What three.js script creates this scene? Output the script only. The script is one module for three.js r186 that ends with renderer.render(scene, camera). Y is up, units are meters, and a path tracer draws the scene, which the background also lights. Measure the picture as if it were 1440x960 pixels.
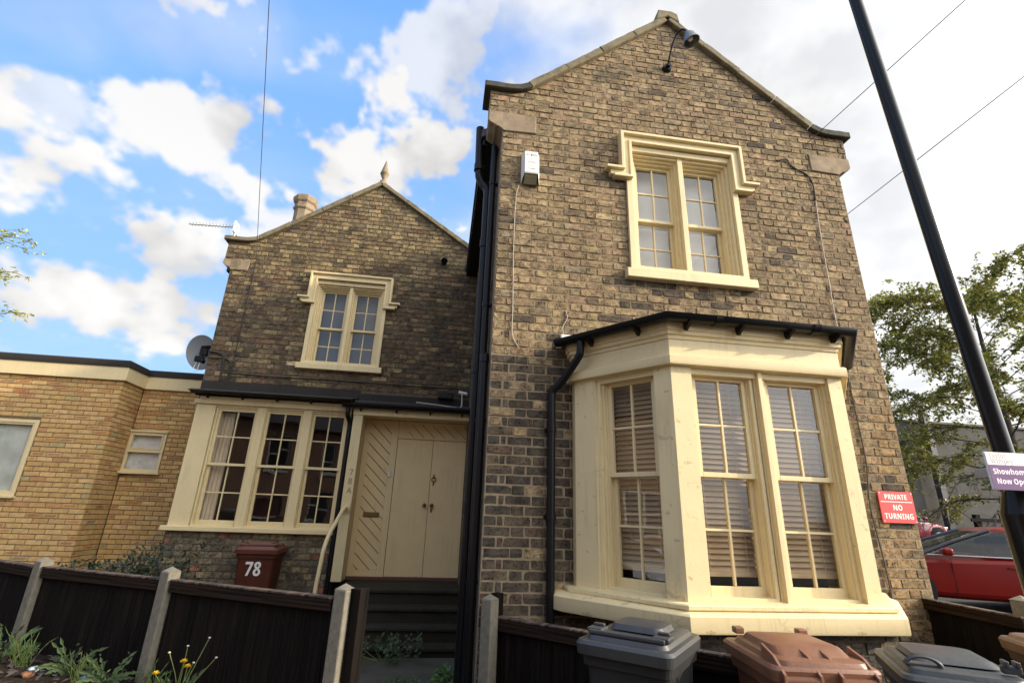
import * as THREE from 'three';
import { mergeGeometries, mergeVertices, toCreasedNormals } from 'three/addons/utils/BufferGeometryUtils.js';
import { RoundedBoxGeometry } from 'three/addons/geometries/RoundedBoxGeometry.js';
import { FontLoader } from 'three/addons/loaders/FontLoader.js';
import { TextGeometry } from 'three/addons/geometries/TextGeometry.js';

// ------------------------------------------------------------------ camera, sky, sun, exposure
const scene = new THREE.Scene();
const camera = new THREE.PerspectiveCamera(69.28, 1024 / 682, 0.05, 3000);
camera.rotation.order = 'YXZ';
camera.position.set(-0.3959, 1.5504, 4.447);
camera.rotation.set(0.3388, -0.1314, 0.0357);
camera.updateMatrixWorld(true);

function lcg(seed) { let s = seed >>> 0 || 1; return () => { s ^= s << 13; s >>>= 0; s ^= s >>> 17; s ^= s << 5; s >>>= 0; return s / 4294967296; }; }
const hash3 = (x, y, z, k) => { let h = Math.imul(x, 374761393) ^ Math.imul(y, 668265263) ^ Math.imul(z, 2147483647 - 40503) ^ Math.imul(k, 1274126177); h = Math.imul(h ^ (h >>> 13), 1274126177); h ^= h >>> 16; return (h >>> 0) / 4294967296; };
const sm = (t) => t * t * (3 - 2 * t), clamp = (v, a = 0, b = 1) => Math.min(b, Math.max(a, v)), mix = (a, b, t) => a + (b - a) * t;
const step = (a, b, v) => sm(clamp((v - a) / (b - a)));
function vnoise(x, y, z, k = 0) {
  const xi = Math.floor(x), yi = Math.floor(y), zi = Math.floor(z), u = sm(x - xi), v = sm(y - yi), w = sm(z - zi);
  const g = (a, b, c) => hash3(xi + a, yi + b, zi + c, k);
  return mix(mix(mix(g(0, 0, 0), g(1, 0, 0), u), mix(g(0, 1, 0), g(1, 1, 0), u), v), mix(mix(g(0, 0, 1), g(1, 0, 1), u), mix(g(0, 1, 1), g(1, 1, 1), u), v), w);
}
function fbm(x, y, z, oct = 4, k = 0) { let a = 0.5, s = 0, n = 0; for (let i = 0; i < oct; i++) { s += a * vnoise(x, y, z, k + i); n += a; a *= 0.5; x *= 2.03; y *= 2.03; z *= 2.03; } return s / n; }

const SUN = new THREE.Vector3(2.7, 1.25, 1).normalize();
{
  // the sky: blue with broken cumulus towards the left, a bright thin overcast towards the sun
  const W = 2048, H = 1024, data = new Float32Array(W * H * 4);
  const D2 = Math.PI / 180, blobs = [[-30.5, 34, 9, 5.5, 1], [-24, 44.5, 9, 3.2, 0.9], [-43, 31, 3, 2.2, 0.7], [-41, 23.5, 14, 5.5, 1.1], [-33, 16.5, 14, 5.5, 1.1], [-9, 36.5, 12, 7, 1.1], [-28, 22.5, 8, 3.2, 0.9], [-42, 41, 11, 3.4, 0.8], [-2, 47, 8, 6, 0.8], [-60, 30, 12, 6, 1], [-75, 20, 14, 5, 1], [-18, 27, 7, 3, 0.9], [-35, 56, 12, 4, 0.8], [-95, 35, 16, 8, 1], [-47, 12, 10, 3, 0.8]];
  for (let j = 0; j < H; j++) {
    const el = ((j + 0.5) / H - 0.5) * Math.PI, sy = Math.sin(el), cy = Math.cos(el);
    for (let i = 0; i < W; i++) {
      const th = ((i + 0.5) / W - 0.5) * 2 * Math.PI, x = Math.cos(th) * cy, z = Math.sin(th) * cy, o = (j * W + i) * 4;
      const az = Math.atan2(x, -z) / D2, eld = el / D2, up = Math.max(sy, 0);
      const sd = clamp(x * SUN.x + sy * SUN.y + z * SUN.z, -1, 1), near = step(0.5, 1, sd);
      // clear air
      const t = Math.pow(up, 0.55), q0 = 1 / (up + 0.3);
      const veil = 0.06 + 0.24 * step(0.46, 0.74, fbm(x * q0 * 1.1 + 9, z * q0 * 3.0 + 2, 1.5, 5, 131));
      let r = mix(mix(0.42, 0.075, t), 0.66, veil), g = mix(mix(0.66, 0.265, t), 0.70, veil), b = mix(mix(0.90, 0.72, t), 0.76, veil);
      // clouds
      const q = 1 / (up + 0.28), n = fbm(x * q * 1.9 + 3.1, z * q * 1.9 + 1.7, 0.5, 6, 11), n2 = fbm(x * 9 + 0.4 * vnoise(x * 18, sy * 18, z * 18, 8), sy * 14, z * 9, 7, 41);
      const n3 = fbm(x * 34 + 3, sy * 44, z * 34, 4, 91); let c = step(0.52, 0.68, n) * 0.75;
      const right = step(-8, 22, az + (n2 - 0.5) * 30) * (az > -60 ? 1 : 0), behind = step(95, 130, Math.abs(az));
      c = Math.max(c * (1 - 0.6 * step(-100, -60, az) * step(20, -5, az)), right * (0.86 + 0.14 * n2), behind * step(0.36, 0.6, n) * 0.95);
      for (const [a, e, wa, we, s] of blobs) {
        let da = (az - a); if (da > 180) da -= 360; if (da < -180) da += 360; da *= Math.cos(e * D2) / (wa * Math.cos(e * D2));
        const de = (eld - e) / we, d = da * da + (de < 0 ? de * de * 1.9 : de * de);
        if (d < 4) c = Math.max(c, s * step(0.33, 0.68, (1 - d * 0.55) * 0.50 + (n2 - 0.5) * 2.0 + (n3 - 0.5) * 0.8 + 0.13) * 0.97);
      }
      c = clamp(c * step(-0.02, 0.06, sy));
      const shade = mix(0.76 + 0.09 * right, 1.05, step(0.30, 0.66, fbm(x * 6 + 7, sy * 10, z * 6, 4, 71) + (n2 - 0.5) * 0.5 + (n3 - 0.5) * 0.2));
      const lit = (0.62 + 0.07 * right + 0.10 * step(0.75, 0.2, sy) + 0.42 * behind + 3.4 * near * near) * shade;  // clouds behind the camera, out of view, brightened as added fill light
      r = mix(r, lit * 1.0, c); g = mix(g, lit * 0.99, c); b = mix(b, lit * 0.975, c);
      const hz = step(0.16, 0, sy) * 0.55; r = mix(r, 0.74, hz); g = mix(g, 0.80, hz); b = mix(b, 0.86, hz);
      if (sy < -0.01) { const k = step(-0.01, -0.2, sy); r = mix(r, 0.2, k); g = mix(g, 0.19, k); b = mix(b, 0.18, k); }
      data[o] = r; data[o + 1] = g; data[o + 2] = b; data[o + 3] = 1;
    }
  }
  const sky = new THREE.DataTexture(data, W, H, THREE.RGBAFormat, THREE.FloatType);
  sky.mapping = THREE.EquirectangularReflectionMapping; sky.magFilter = THREE.LinearFilter; sky.minFilter = THREE.LinearFilter; sky.needsUpdate = true;
  scene.background = sky; scene.environment = sky; scene.backgroundIntensity = 1; scene.environmentIntensity = 1;
}
const sun = new THREE.DirectionalLight(0xffeccf, 3.5);
sun.position.copy(SUN).multiplyScalar(60).add(new THREE.Vector3(0, 2, -2)); sun.target.position.set(0, 2, -2);
sun.castShadow = true; sun.shadow.mapSize.set(4096, 4096); sun.shadow.radius = 2.5;
Object.assign(sun.shadow.camera, { left: -25, right: 25, top: 25, bottom: -25, near: 1, far: 160 });
scene.add(sun, sun.target);

const renderer = new THREE.WebGLRenderer({ antialias: true });
renderer.setSize(1024, 682); renderer.toneMapping = THREE.LinearToneMapping; renderer.toneMappingExposure = 1.45;
renderer.shadowMap.enabled = true; renderer.shadowMap.type = THREE.PCFSoftShadowMap;

// ------------------------------------------------------------------ textures and materials
function tex(w, h, fn, { srgb = false, repeat = 1 } = {}) {
  const d = new Uint8Array(w * h * 4);
  for (let j = 0; j < h; j++) for (let i = 0; i < w; i++) { const c = fn(i / w, j / h, i, j), o = (j * w + i) * 4; for (let k = 0; k < 3; k++) d[o + k] = clamp(Array.isArray(c) ? c[k] : c) * 255; d[o + 3] = 255; }
  const t = new THREE.DataTexture(d, w, h, THREE.RGBAFormat); t.wrapS = t.wrapT = THREE.RepeatWrapping; t.magFilter = THREE.LinearFilter; t.minFilter = THREE.LinearMipmapLinearFilter; t.generateMipmaps = true;
  if (srgb) t.colorSpace = THREE.SRGBColorSpace; t.repeat.set(repeat, repeat); t.needsUpdate = true; return t;
}
// tileable fbm on a torus-like lattice
function tnoise(u, v, f, k) { const x = u * f, y = v * f, xi = Math.floor(x), yi = Math.floor(y), a = sm(x - xi), b = sm(y - yi), m = (n) => ((n % f) + f) % f, g = (p, q) => hash3(m(xi + p), m(yi + q), 7, k); return mix(mix(g(0, 0), g(1, 0), a), mix(g(0, 1), g(1, 1), a), b); }
function tf2(u, v, fx, fy, k) { const x = u * fx, y = v * fy, xi = Math.floor(x), yi = Math.floor(y), a = sm(x - xi), b = sm(y - yi), g = (p, q) => hash3((xi + p) % fx, (yi + q) % fy, 7, k); return mix(mix(g(0, 0), g(1, 0), a), mix(g(0, 1), g(1, 1), a), b); }
function tf(u, v, f, oct, k) { let s = 0, a = 0.5, n = 0; for (let i = 0; i < oct; i++) { s += a * tnoise(u, v, f, k + i); n += a; a *= 0.55; f *= 2; } return s / n; }
const T = {
  brick: tex(512, 512, (u, v) => { const a = tf(u, v, 10, 5, 3), pit = step(0.62, 0.75, tf(u, v, 38, 3, 21)), blot = tf(u, v, 6, 3, 9); const er = step(0.58, 0.7, tf2(u, v, 14, 30, 23) * 0.6 + tf(u, v, 20, 3, 25) * 0.4); return 0.40 + 0.8 * a + 0.8 * (blot - 0.5) - 0.36 * pit - 0.22 * er; }),
  brickSmooth: tex(512, 512, (u, v) => 0.78 + 0.34 * (tf(u, v, 12, 5, 203) - 0.45)),
  brickBump: tex(512, 512, (u, v) => 0.3 + 0.6 * tf(u, v, 10, 5, 3) - 0.45 * step(0.62, 0.75, tf(u, v, 38, 3, 21))),
  mortar: tex(256, 256, (u, v) => 0.55 + 0.5 * (tf(u, v, 16, 4, 33) - 0.3)),
  paint: tex(512, 512, (u, v) => 0.93 + 0.1 * (tf(u, v, 6, 4, 51) - 0.5) - 0.07 * step(0.7, 0.9, tf(u, v, 14, 4, 57)) + 0.03 * (tf(u, v, 90, 2, 59) - 0.5) - 0.10 * step(0.62, 0.95, tf2(u, v, 26, 2, 53) * 0.7 + tf2(u, v, 70, 5, 54) * 0.3) - 0.2 * step(0.80, 0.9, tf(u, v, 30, 3, 58))),
  paintOld: tex(1024, 1024, (u, v) => { const b = 0.95 + 0.10 * (tf(u, v, 6, 4, 51) - 0.5) - 0.12 * step(0.58, 0.92, tf2(u, v, 30, 2, 53) * 0.7 + tf2(u, v, 80, 5, 54) * 0.3), ch = step(0.735, 0.76, tf(u, v, 18, 5, 301)), cr = step(0.012, 0.004, Math.abs(tf(u, v, 5, 4, 311) - 0.5)) * step(0.5, 0.6, tf(u, v, 7, 2, 313)), k = Math.max(ch * 0.6, cr * 0.35); return [mix(b, 0.55, k), mix(b, 0.50, k), mix(b, 0.50, k)]; }),
  paintBump: tex(512, 512, (u, v) => 0.5 + 0.35 * (tf(u, v, 60, 3, 61) - 0.5) + 0.5 * (tf(u, v, 12, 3, 63) - 0.5)),
  wood: tex(512, 512, (u, v) => { const s = 0.6 * tf2(u, v, 40, 3, 71) + 0.4 * tf2(u, v, 110, 6, 72), f = tf2(u, v, 160, 12, 75), p = step(0.78, 0.92, 0.6 * tf2(u, v, 60, 12, 78) + 0.4 * tf2(u, v, 140, 30, 79)); const b = 0.42 + 1.2 * (s - 0.45) + 0.3 * (f - 0.5) + 0.9 * p; return [b * 1.05, b * (0.90 - 0.08 * s), b * (0.80 - 0.08 * s)]; }),
  stone: tex(512, 512, (u, v) => { const a = tf(u * 0.6, v, 8, 5, 81), d = step(0.55, 0.72, tf(u, v, 5, 4, 87)); const b = 0.62 + 0.5 * (a - 0.4); return [b * (1 - 0.3 * d), b * (1 - 0.3 * d), b * (1 - 0.36 * d)]; }),
  conc: tex(256, 256, (u, v) => 0.66 + 0.35 * (tf(u, v, 12, 5, 91) - 0.4) - 0.1 * step(0.6, 0.75, tf(u, v, 40, 2, 95))),
  asphalt: tex(512, 512, (u, v) => 0.5 + 0.8 * (tf(u, v, 90, 3, 101) - 0.4)),
  grime: tex(512, 512, (u, v) => 0.7 + 0.5 * (tf(u, v, 5, 5, 111) - 0.35)),
  slate: tex(512, 512, (u, v, i, j) => { const row = Math.floor(v * 16), x = u * 12 + (row % 2) * 0.5, e = Math.min(x % 1, 1 - (x % 1)), f = (v * 16) % 1; return (0.55 + 0.35 * hash3(Math.floor(x) % 12, row, 3, 5)) * (e < 0.03 || f < 0.07 ? 0.5 : 1); }),
  street: tex(512, 512, (u, v) => { const row = Math.floor(v * 16), x = u * 5 + (row % 2) * 0.5, f = (v * 16) % 1, e = x % 1; return e < 0.05 || f < 0.14 ? [0.6, 0.55, 0.5] : [0.75 + 0.25 * hash3(Math.floor(x) % 5, row, 1, 9), 0.42 + 0.12 * hash3(Math.floor(x) % 5, row, 2, 9), 0.3]; }),
};
const mortarMap = tex(1024, 1024, (u, v) => { const x = u * 8.4 - 0.42, y = v * 8.4 - 0.42, n = fbm(x * 1.3, y * 1.3, 4, 4, 19), low = clamp(step(3.7, 2.9, y + (n - 0.5) * 2.4) + step(0.62, 0.72, n) * 0.5), g = 0.75 + 0.5 * tf(u, v, 256, 2, 35); return [mix(0.245, 0.26, low) * g, mix(0.178, 0.20, low) * g, mix(0.106, 0.128, low) * g]; });
mortarMap.repeat.set(1 / 8.4, 1 / 8.4); mortarMap.offset.set(0.05, 0.05);
const S = (r, g, b, o = {}) => { const m = new THREE.MeshStandardMaterial({ roughness: 0.85, metalness: 0, ...o }); m.color.setRGB(r, g, b); return m; };
const P = (r, g, b, o = {}) => { const m = new THREE.MeshPhysicalMaterial({ roughness: 0.5, metalness: 0, ...o }); m.color.setRGB(r, g, b); return m; };
const rep = (t, k, k2 = k) => { const c = t.clone(); c.repeat.set(k, k2); c.needsUpdate = true; return c; };
const M = {
  brickOld: S(1.25, 1.25, 1.25, { vertexColors: true, map: rep(T.brick, 2.2), bumpMap: rep(T.brickBump, 2.2), bumpScale: 0.010, roughness: 0.95 }),
  brickNew: S(1.12, 1.12, 1.12, { vertexColors: true, map: rep(T.brickSmooth, 1.7), bumpMap: rep(T.brickBump, 1.7), bumpScale: 0.002, roughness: 0.9 }),
  mortarR: S(1, 1, 1, { map: mortarMap, bumpMap: rep(T.mortar, 1.3), bumpScale: 0.004, roughness: 1 }),
  mortarL: S(0.17, 0.135, 0.092, { map: rep(T.mortar, 1.3), bumpMap: rep(T.mortar, 1.3), bumpScale: 0.004, roughness: 1 }),
  mortarY: S(0.26, 0.175, 0.085, { map: rep(T.mortar, 1.3), roughness: 1 }),
  cream: P(0.745, 0.61, 0.34, { map: T.paint, bumpMap: T.paintBump, bumpScale: 0.0012, roughness: 0.5 }),
  creamDoor: P(0.84, 0.645, 0.34, { map: T.paint, bumpMap: T.paintBump, bumpScale: 0.001, roughness: 0.55 }),
  creamOld: P(0.745, 0.61, 0.34, { map: rep(T.paintOld, 0.9), bumpMap: rep(T.paintBump, 1.5), bumpScale: 0.0016, roughness: 0.6 }),
  stone: S(0.42, 0.32, 0.21, { map: rep(T.stone, 1.2), bumpMap: rep(T.stone, 2), bumpScale: 0.004, roughness: 0.95 }),
  coping: S(0.30, 0.25, 0.15, { map: rep(T.stone, 1.6), bumpMap: rep(T.stone, 2.5), bumpScale: 0.006, roughness: 0.95 }),
  copingDark: S(0.10, 0.09, 0.065, { map: rep(T.stone, 1.6), bumpMap: rep(T.stone, 2.5), bumpScale: 0.006, roughness: 0.95 }),
  black: P(0.009, 0.009, 0.010, { roughness: 0.35, specularIntensity: 0.45, bumpMap: rep(T.paintBump, 2), bumpScale: 0.0015 }),
  felt: S(0.035, 0.03, 0.027, { map: rep(T.grime, 1.2), bumpMap: rep(T.conc, 2), bumpScale: 0.008, roughness: 0.95 }),
  room: S(0.10, 0.085, 0.07, {}),
  blindWood: S(0.50, 0.355, 0.215, { roughness: 0.6 }),
  blindPale: S(0.62, 0.60, 0.58, { roughness: 0.9 }),
  curtain: S(0.62, 0.5, 0.36, { roughness: 1 }),
  glass: P(0.93, 0.95, 0.94, { transmission: 1, thickness: 0, roughness: 0.012, ior: 1.6 }),
  frosted: P(0.85, 0.88, 0.85, { transmission: 0.85, thickness: 0, roughness: 0.45, ior: 1.5 }),
  concrete: S(0.25, 0.225, 0.17, { map: rep(T.conc, 3), bumpMap: rep(T.conc, 3), bumpScale: 0.006, roughness: 0.95 }),
  fence: P(0.0145, 0.012, 0.0102, { specularIntensity: 0.3, map: T.wood, bumpMap: T.wood, bumpScale: 0.004, roughness: 0.85 }),
  fence2: P(0.0102, 0.0082, 0.0068, { specularIntensity: 0.3, map: rep(T.wood, 1.2, 1), bumpMap: T.wood, bumpScale: 0.004, roughness: 0.85 }),
  rail: P(0.034, 0.024, 0.0175, { specularIntensity: 0.3, map: T.wood, bumpMap: T.wood, bumpScale: 0.004, roughness: 0.9 }),
  railCap: S(0.13, 0.105, 0.085, { map: T.wood, bumpMap: T.wood, bumpScale: 0.004, roughness: 0.95 }),
  step: P(0.045, 0.04, 0.028, { specularIntensity: 0.3, map: rep(T.grime, 2), bumpMap: rep(T.conc, 2), bumpScale: 0.008, roughness: 0.95 }),
  soil: P(0.036, 0.027, 0.019, { specularIntensity: 0.2, map: rep(T.grime, 2), bumpMap: rep(T.conc, 1.5), bumpScale: 0.03, roughness: 1 }),
  path: S(0.085, 0.078, 0.055, { map: rep(T.grime, 1), bumpMap: rep(T.conc, 1.5), bumpScale: 0.008, roughness: 0.95 }),
  asphalt: S(0.075, 0.073, 0.07, { map: rep(T.asphalt, 0.8), roughness: 0.95 }),
  metal: P(0.45, 0.45, 0.46, { metalness: 0.9, roughness: 0.35 }),
  brass: P(0.18, 0.12, 0.05, { metalness: 0.7, roughness: 0.4 }),
  white: P(0.75, 0.75, 0.72, { roughness: 0.5 }),
  render: S(0.115, 0.11, 0.10, { map: rep(T.grime, 0.35), roughness: 1 }),
  steel: P(0.055, 0.056, 0.064, { roughness: 0.5 }),
  tyre: S(0.02, 0.02, 0.02, {}),
  slate: S(0.12, 0.115, 0.115, { map: rep(T.slate, 0.35), roughness: 0.7 }),
  streetBrick: S(0.42, 0.40, 0.40, { map: rep(T.street, 0.85), roughness: 0.95 }),
  buffBrick: S(0.36, 0.42, 0.40, { map: rep(T.street, 0.85), roughness: 0.95 }),
  bark: S(0.09, 0.07, 0.05, { roughness: 1 }),
  stem: S(0.16, 0.20, 0.06, { roughness: 0.8 }),
  petal: S(0.75, 0.50, 0.01, { roughness: 0.8 }),
  seed: S(0.5, 0.46, 0.36, { roughness: 1 }),
};
const leafMat = (r, g, b) => P(r, g, b, { vertexColors: true, roughness: 0.75, transmission: 0.42, thickness: 0, side: THREE.DoubleSide });
M.leafTree = leafMat(1, 1, 1); M.leafWeed = leafMat(1, 1, 1);

// ------------------------------------------------------------------ helpers
const taken = {};
const numbered = (n) => { const k = taken[n] = (taken[n] ?? -1) + 1; return k ? `${n}_${String(k).padStart(3, '0')}` : n; };
function tag(o, label, category, group) { o.userData.label = label; o.userData.category = category; if (group) o.userData.group = group; return o; }
function thing(name, label, category, pos = [0, 0, 0], turn = 0, group) { const o = new THREE.Group(); o.name = numbered(name); o.position.set(...pos); o.rotation.y = turn; scene.add(o); return tag(o, label, category, group); }
function uvBox(g) {
  g = g.index ? g.toNonIndexed() : g; const p = g.attributes.position, n = p.count, uv = new Float32Array(n * 2), a = new THREE.Vector3(), b = new THREE.Vector3(), c = new THREE.Vector3();
  for (let i = 0; i < n; i += 3) {
    a.fromBufferAttribute(p, i); b.fromBufferAttribute(p, i + 1); c.fromBufferAttribute(p, i + 2);
    const nn = b.clone().sub(a).cross(c.clone().sub(a)), ax = Math.abs(nn.x), ay = Math.abs(nn.y), az = Math.abs(nn.z);
    [a, b, c].forEach((q, k) => { const u = ax > ay && ax > az ? q.z : q.x, v = ay >= ax && ay >= az ? q.z : q.y; uv[(i + k) * 2] = u; uv[(i + k) * 2 + 1] = v; });
  }
  g.setAttribute('uv', new THREE.BufferAttribute(uv, 2)); return g;
}
function join(gs) { gs = (Array.isArray(gs) ? gs : [gs]).map((g) => { g = g.index ? g.toNonIndexed() : g; for (const k of Object.keys(g.attributes)) if (!['position', 'normal', 'uv', 'color'].includes(k)) g.deleteAttribute(k); return g; }); return gs.length > 1 ? mergeGeometries(gs) : gs[0]; }
function mesh(name, gs, mat, parent = scene, top = false) { const g = join(gs), m = new THREE.Mesh(g, mat); m.name = top ? numbered(name) : name; m.castShadow = m.receiveShadow = true; parent.add(m); return m; }
const part = (parent, name, gs, mat, label) => { const m = mesh(name, gs, mat, parent); if (label) m.userData.label = label; return m; };
function single(name, gs, mat, label, category, group) { return tag(mesh(name, gs, mat, scene, true), label, category, group); }
function struct(name, gs, mat) { const m = mesh(name, gs, mat, scene, true); m.userData.kind = 'structure'; return m; }
function box(x0, x1, y0, y1, z0, z1, r = 0.004) { const w = x1 - x0, h = y1 - y0, d = z1 - z0, k = Math.min(r, w / 3, h / 3, d / 3); const g = k > 0.0008 ? new RoundedBoxGeometry(w, h, d, 1, k) : new THREE.BoxGeometry(w, h, d); g.translate((x0 + x1) / 2, (y0 + y1) / 2, (z0 + z1) / 2); return uvBox(g); }
const cyl = (r0, r1, h, seg = 16) => uvBox(new THREE.CylinderGeometry(r0, r1, h, seg));
function tube(pts, r, seg = 24, rad = 8) { const c = new THREE.CatmullRomCurve3(pts.map((p) => new THREE.Vector3(...p)), false, 'catmullrom', 0.5); return uvBoxKeep(new THREE.TubeGeometry(c, seg, r, rad, false)); }
function uvBoxKeep(g) { return uvBox(g); }
function rod(a, b, r, seg = 10, r2 = r) { const A = new THREE.Vector3(...a), B = new THREE.Vector3(...b), d = B.clone().sub(A), g = new THREE.CylinderGeometry(r2, r, d.length(), seg); g.applyQuaternion(new THREE.Quaternion().setFromUnitVectors(new THREE.Vector3(0, 1, 0), d.normalize())); g.translate(...A.add(B).multiplyScalar(0.5).toArray()); return uvBox(g); }
function shapeOf(pts, holes = []) { const s = new THREE.Shape(pts.map((p) => new THREE.Vector2(...p))); for (const h of holes) s.holes.push(new THREE.Path(h.map((p) => new THREE.Vector2(...p)))); return s; }
const rect = (x0, x1, y0, y1) => [[x0, y0], [x1, y0], [x1, y1], [x0, y1]];
function prism(pts, z0, z1, holes = [], bevel = 0) { const g = new THREE.ExtrudeGeometry(shapeOf(pts, holes), { depth: z1 - z0 - 2 * bevel, bevelEnabled: bevel > 0, bevelSize: bevel, bevelThickness: bevel, bevelSegments: 1, bevelOffset: -bevel, curveSegments: 8 }); g.translate(0, 0, z0 + bevel); return uvBox(g); }
const ring = (x0, x1, y0, y1, t, z0, z1, bev = 0.003) => prism(rect(x0, x1, y0, y1), z0, z1, [rect(x0 + t, x1 - t, y0 + t, y1 - t).reverse()], bev);
// a closed profile [out, y] carried along a plan line [[x, z], ...] with mitred corners
function sweep(profile, plan, crease = 0.5) {
  const N = plan.length, nor = [];
  for (let i = 0; i < N - 1; i++) { const dx = plan[i + 1][0] - plan[i][0], dz = plan[i + 1][1] - plan[i][1], l = Math.hypot(dx, dz); nor.push([-dz / l, dx / l]); }
  const mit = plan.map((_, i) => { const a = nor[Math.max(0, i - 1)], b = nor[Math.min(N - 2, i)], mx = a[0] + b[0], mz = a[1] + b[1], k = 2 / (mx * mx + mz * mz); return [mx * k, mz * k]; });
  const at = (i, p) => new THREE.Vector3(plan[i][0] + mit[i][0] * p[0], p[1], plan[i][1] + mit[i][1] * p[0]), v = [], n = profile.length;
  for (let i = 0; i < N - 1; i++) for (let k = 0; k < n; k++) { const p = profile[k], q = profile[(k + 1) % n], a = at(i, p), b = at(i + 1, p), c = at(i + 1, q), d = at(i, q); v.push(a, c, b, a, d, c); }
  const tri = THREE.ShapeUtils.triangulateShape(profile.map((p) => new THREE.Vector2(...p)), []);
  for (const [a, b, c] of tri) { v.push(at(0, profile[a]), at(0, profile[b]), at(0, profile[c])); v.push(at(N - 1, profile[a]), at(N - 1, profile[c]), at(N - 1, profile[b])); }
  let g = new THREE.BufferGeometry().setFromPoints(v); g = toCreasedNormals(g, crease); return uvBox(g);
}
// half-round channel profile centred at [o, y]
function gutterProfile(o, y, r, t = 0.006) { const a = []; for (let i = 0; i <= 8; i++) { const f = Math.PI + (i / 8) * Math.PI; a.push([o + Math.cos(f) * r, y + Math.sin(f) * r]); } for (let i = 8; i >= 0; i--) { const f = Math.PI + (i / 8) * Math.PI; a.push([o + Math.cos(f) * (r - t), y + Math.sin(f) * (r - t)]); } return a; }
const _v = new THREE.Vector3();
function pixels(mat, x0, y0, x1, y1, z) { // size in the picture of a rectangle lying at z in a part's own axes
  const q = [[x0, y0], [x1, y0], [x1, y1], [x0, y1]].map(([x, y]) => { _v.set(x, y, z).applyMatrix4(mat); const c = _v.clone().applyMatrix4(camera.matrixWorldInverse); if (c.z > -0.05) return null; c.applyMatrix4(camera.projectionMatrix); return [c.x * 512, c.y * 341]; });
  if (q.some((p) => !p)) return 0; const cx = (q[0][0] + q[2][0]) / 2, cy = (q[0][1] + q[2][1]) / 2; if (Math.abs(cx) > 516 || Math.abs(cy) > 345) return 0;
  let a = 0; q.forEach((p, i) => { const n = q[(i + 1) % 4]; a += p[0] * n[1] - p[1] * n[0]; }); return Math.max(0, a / 2);
}

// ------------------------------------------------------------------ bricks
// spans(y) gives the stretches of wall [xa, xb] at that height; every brick is a small mesh with worn arrises
function layBricks(wall, { y0, y1, course, long, short, bond, spans, color, z = 0, joint = 0.0095, wear = 0.0025, proud = 0.004, depth = 0.02, mat, seed = 1, most = 300, hidden = () => false, offset = 0 }) {
  const rnd = lcg(seed * 7919 + 13), list = [], eps = 0.004; for (let i = 0; i < 20; i++) rnd();
  wall.updateWorldMatrix(true, false);
  for (let row = 0, y = y0; y < y1 - 0.01; row++, y += course) {
    const ya = y + joint / 2, yb = y + course - joint / 2, A = spans(ya + eps), B = spans(yb - eps); if (!A.length || A.length !== B.length) { if (!A.length) continue; }
    const pieces = []; let x = -12 + offset;
    const P2 = long + short;
    if (bond === 'flemish') { x = -12 * P2 * 3 + (row % 2 ? -P2 / 2 : 0); for (let k = 0; x < 12; k++) { pieces.push([x, x + long]); pieces.push([x + long, x + P2]); x += P2; } }
    else if (bond === 'garden') { const head = row % 4 === 1, L = head ? short : long; x = -Math.round(12 / L) * L + (head ? short / 2 : row % 2 ? long / 2 : 0); for (; x < 12; x += L) pieces.push([x, x + L]); }
    else { x = -Math.round(14 / long) * long + (row % 2 ? long / 2 : 0); for (; x < 12; x += long) pieces.push([x, x + long]); }
    A.forEach((s, si) => {
      const t = B.length === A.length ? B[si] : s; const lo = Math.min(s[0], t[0]), hi = Math.max(s[1], t[1]); const row2 = [];
      for (const [a, b] of pieces) { const xa = Math.max(a, lo), xb = Math.min(b, hi); if (xb - xa > 0.03) row2.push([xa, xb]); }
      if (row2.length > 2 && row2[0][1] - row2[0][0] < 0.09 && bond === 'flemish') { const a = row2[0][0], w0 = row2[0][1] - a, w1 = row2[1][1] - row2[1][0]; row2[0] = [a, a + w1]; row2[1] = [a + w1, a + w1 + w0]; }
      for (const [a, b] of row2) {
        const jl = joint / 2 * (0.6 + 0.6 * rnd()), jr = joint / 2 * (0.6 + 0.6 * rnd()), w = (rnd() - 0.5) * 0.008 * (wear > 0.002 ? 1 : 0.3);
        const bl = Math.max(a + jl + w, s[0] + 0.001), br = Math.min(b - jr + w, s[1] - 0.001), tl = Math.max(a + jl + w, t[0] + 0.001), tr = Math.min(b - jr + w, t[1] - 0.001);
        if (br - bl < 0.015 && tr - tl < 0.015) continue;
        if (hidden((bl + br) / 2, y)) continue;
        list.push({ bl, br: Math.max(br, bl + 0.004), tl, tr: Math.max(tr, tl + 0.004), ya, yb, z: z + (rnd() - 0.35) * proud, r: Math.floor(rnd() * 1e9) });
      }
    });
  }
  for (const k of list) k.px = pixels(wall.matrixWorld, k.bl, k.ya, k.br, k.yb, k.z);
  const order = [...list].sort((a, b) => b.px - a.px); order.slice(0, most).forEach((k) => { k.solo = true; });
  const rest = [];
  for (const k of list) {
    const cx = (k.bl + k.br) / 2, cy = (k.ya + k.yb) / 2, g = brickShape(k, cx, cy, wear, depth, color(cx, cy, lcg(k.r + 5)));
    if (k.solo) { const m = new THREE.Mesh(g, mat); m.name = 'brick'; m.position.set(cx, cy, k.z); m.castShadow = m.receiveShadow = true; wall.add(m); } else { g.translate(cx, cy, k.z); rest.push(g); }
  }
  if (rest.length) { const m = mesh('brick_courses', [mergeGeometries(rest)], mat, wall); m.userData.kind = 'stuff'; }
}
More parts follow.
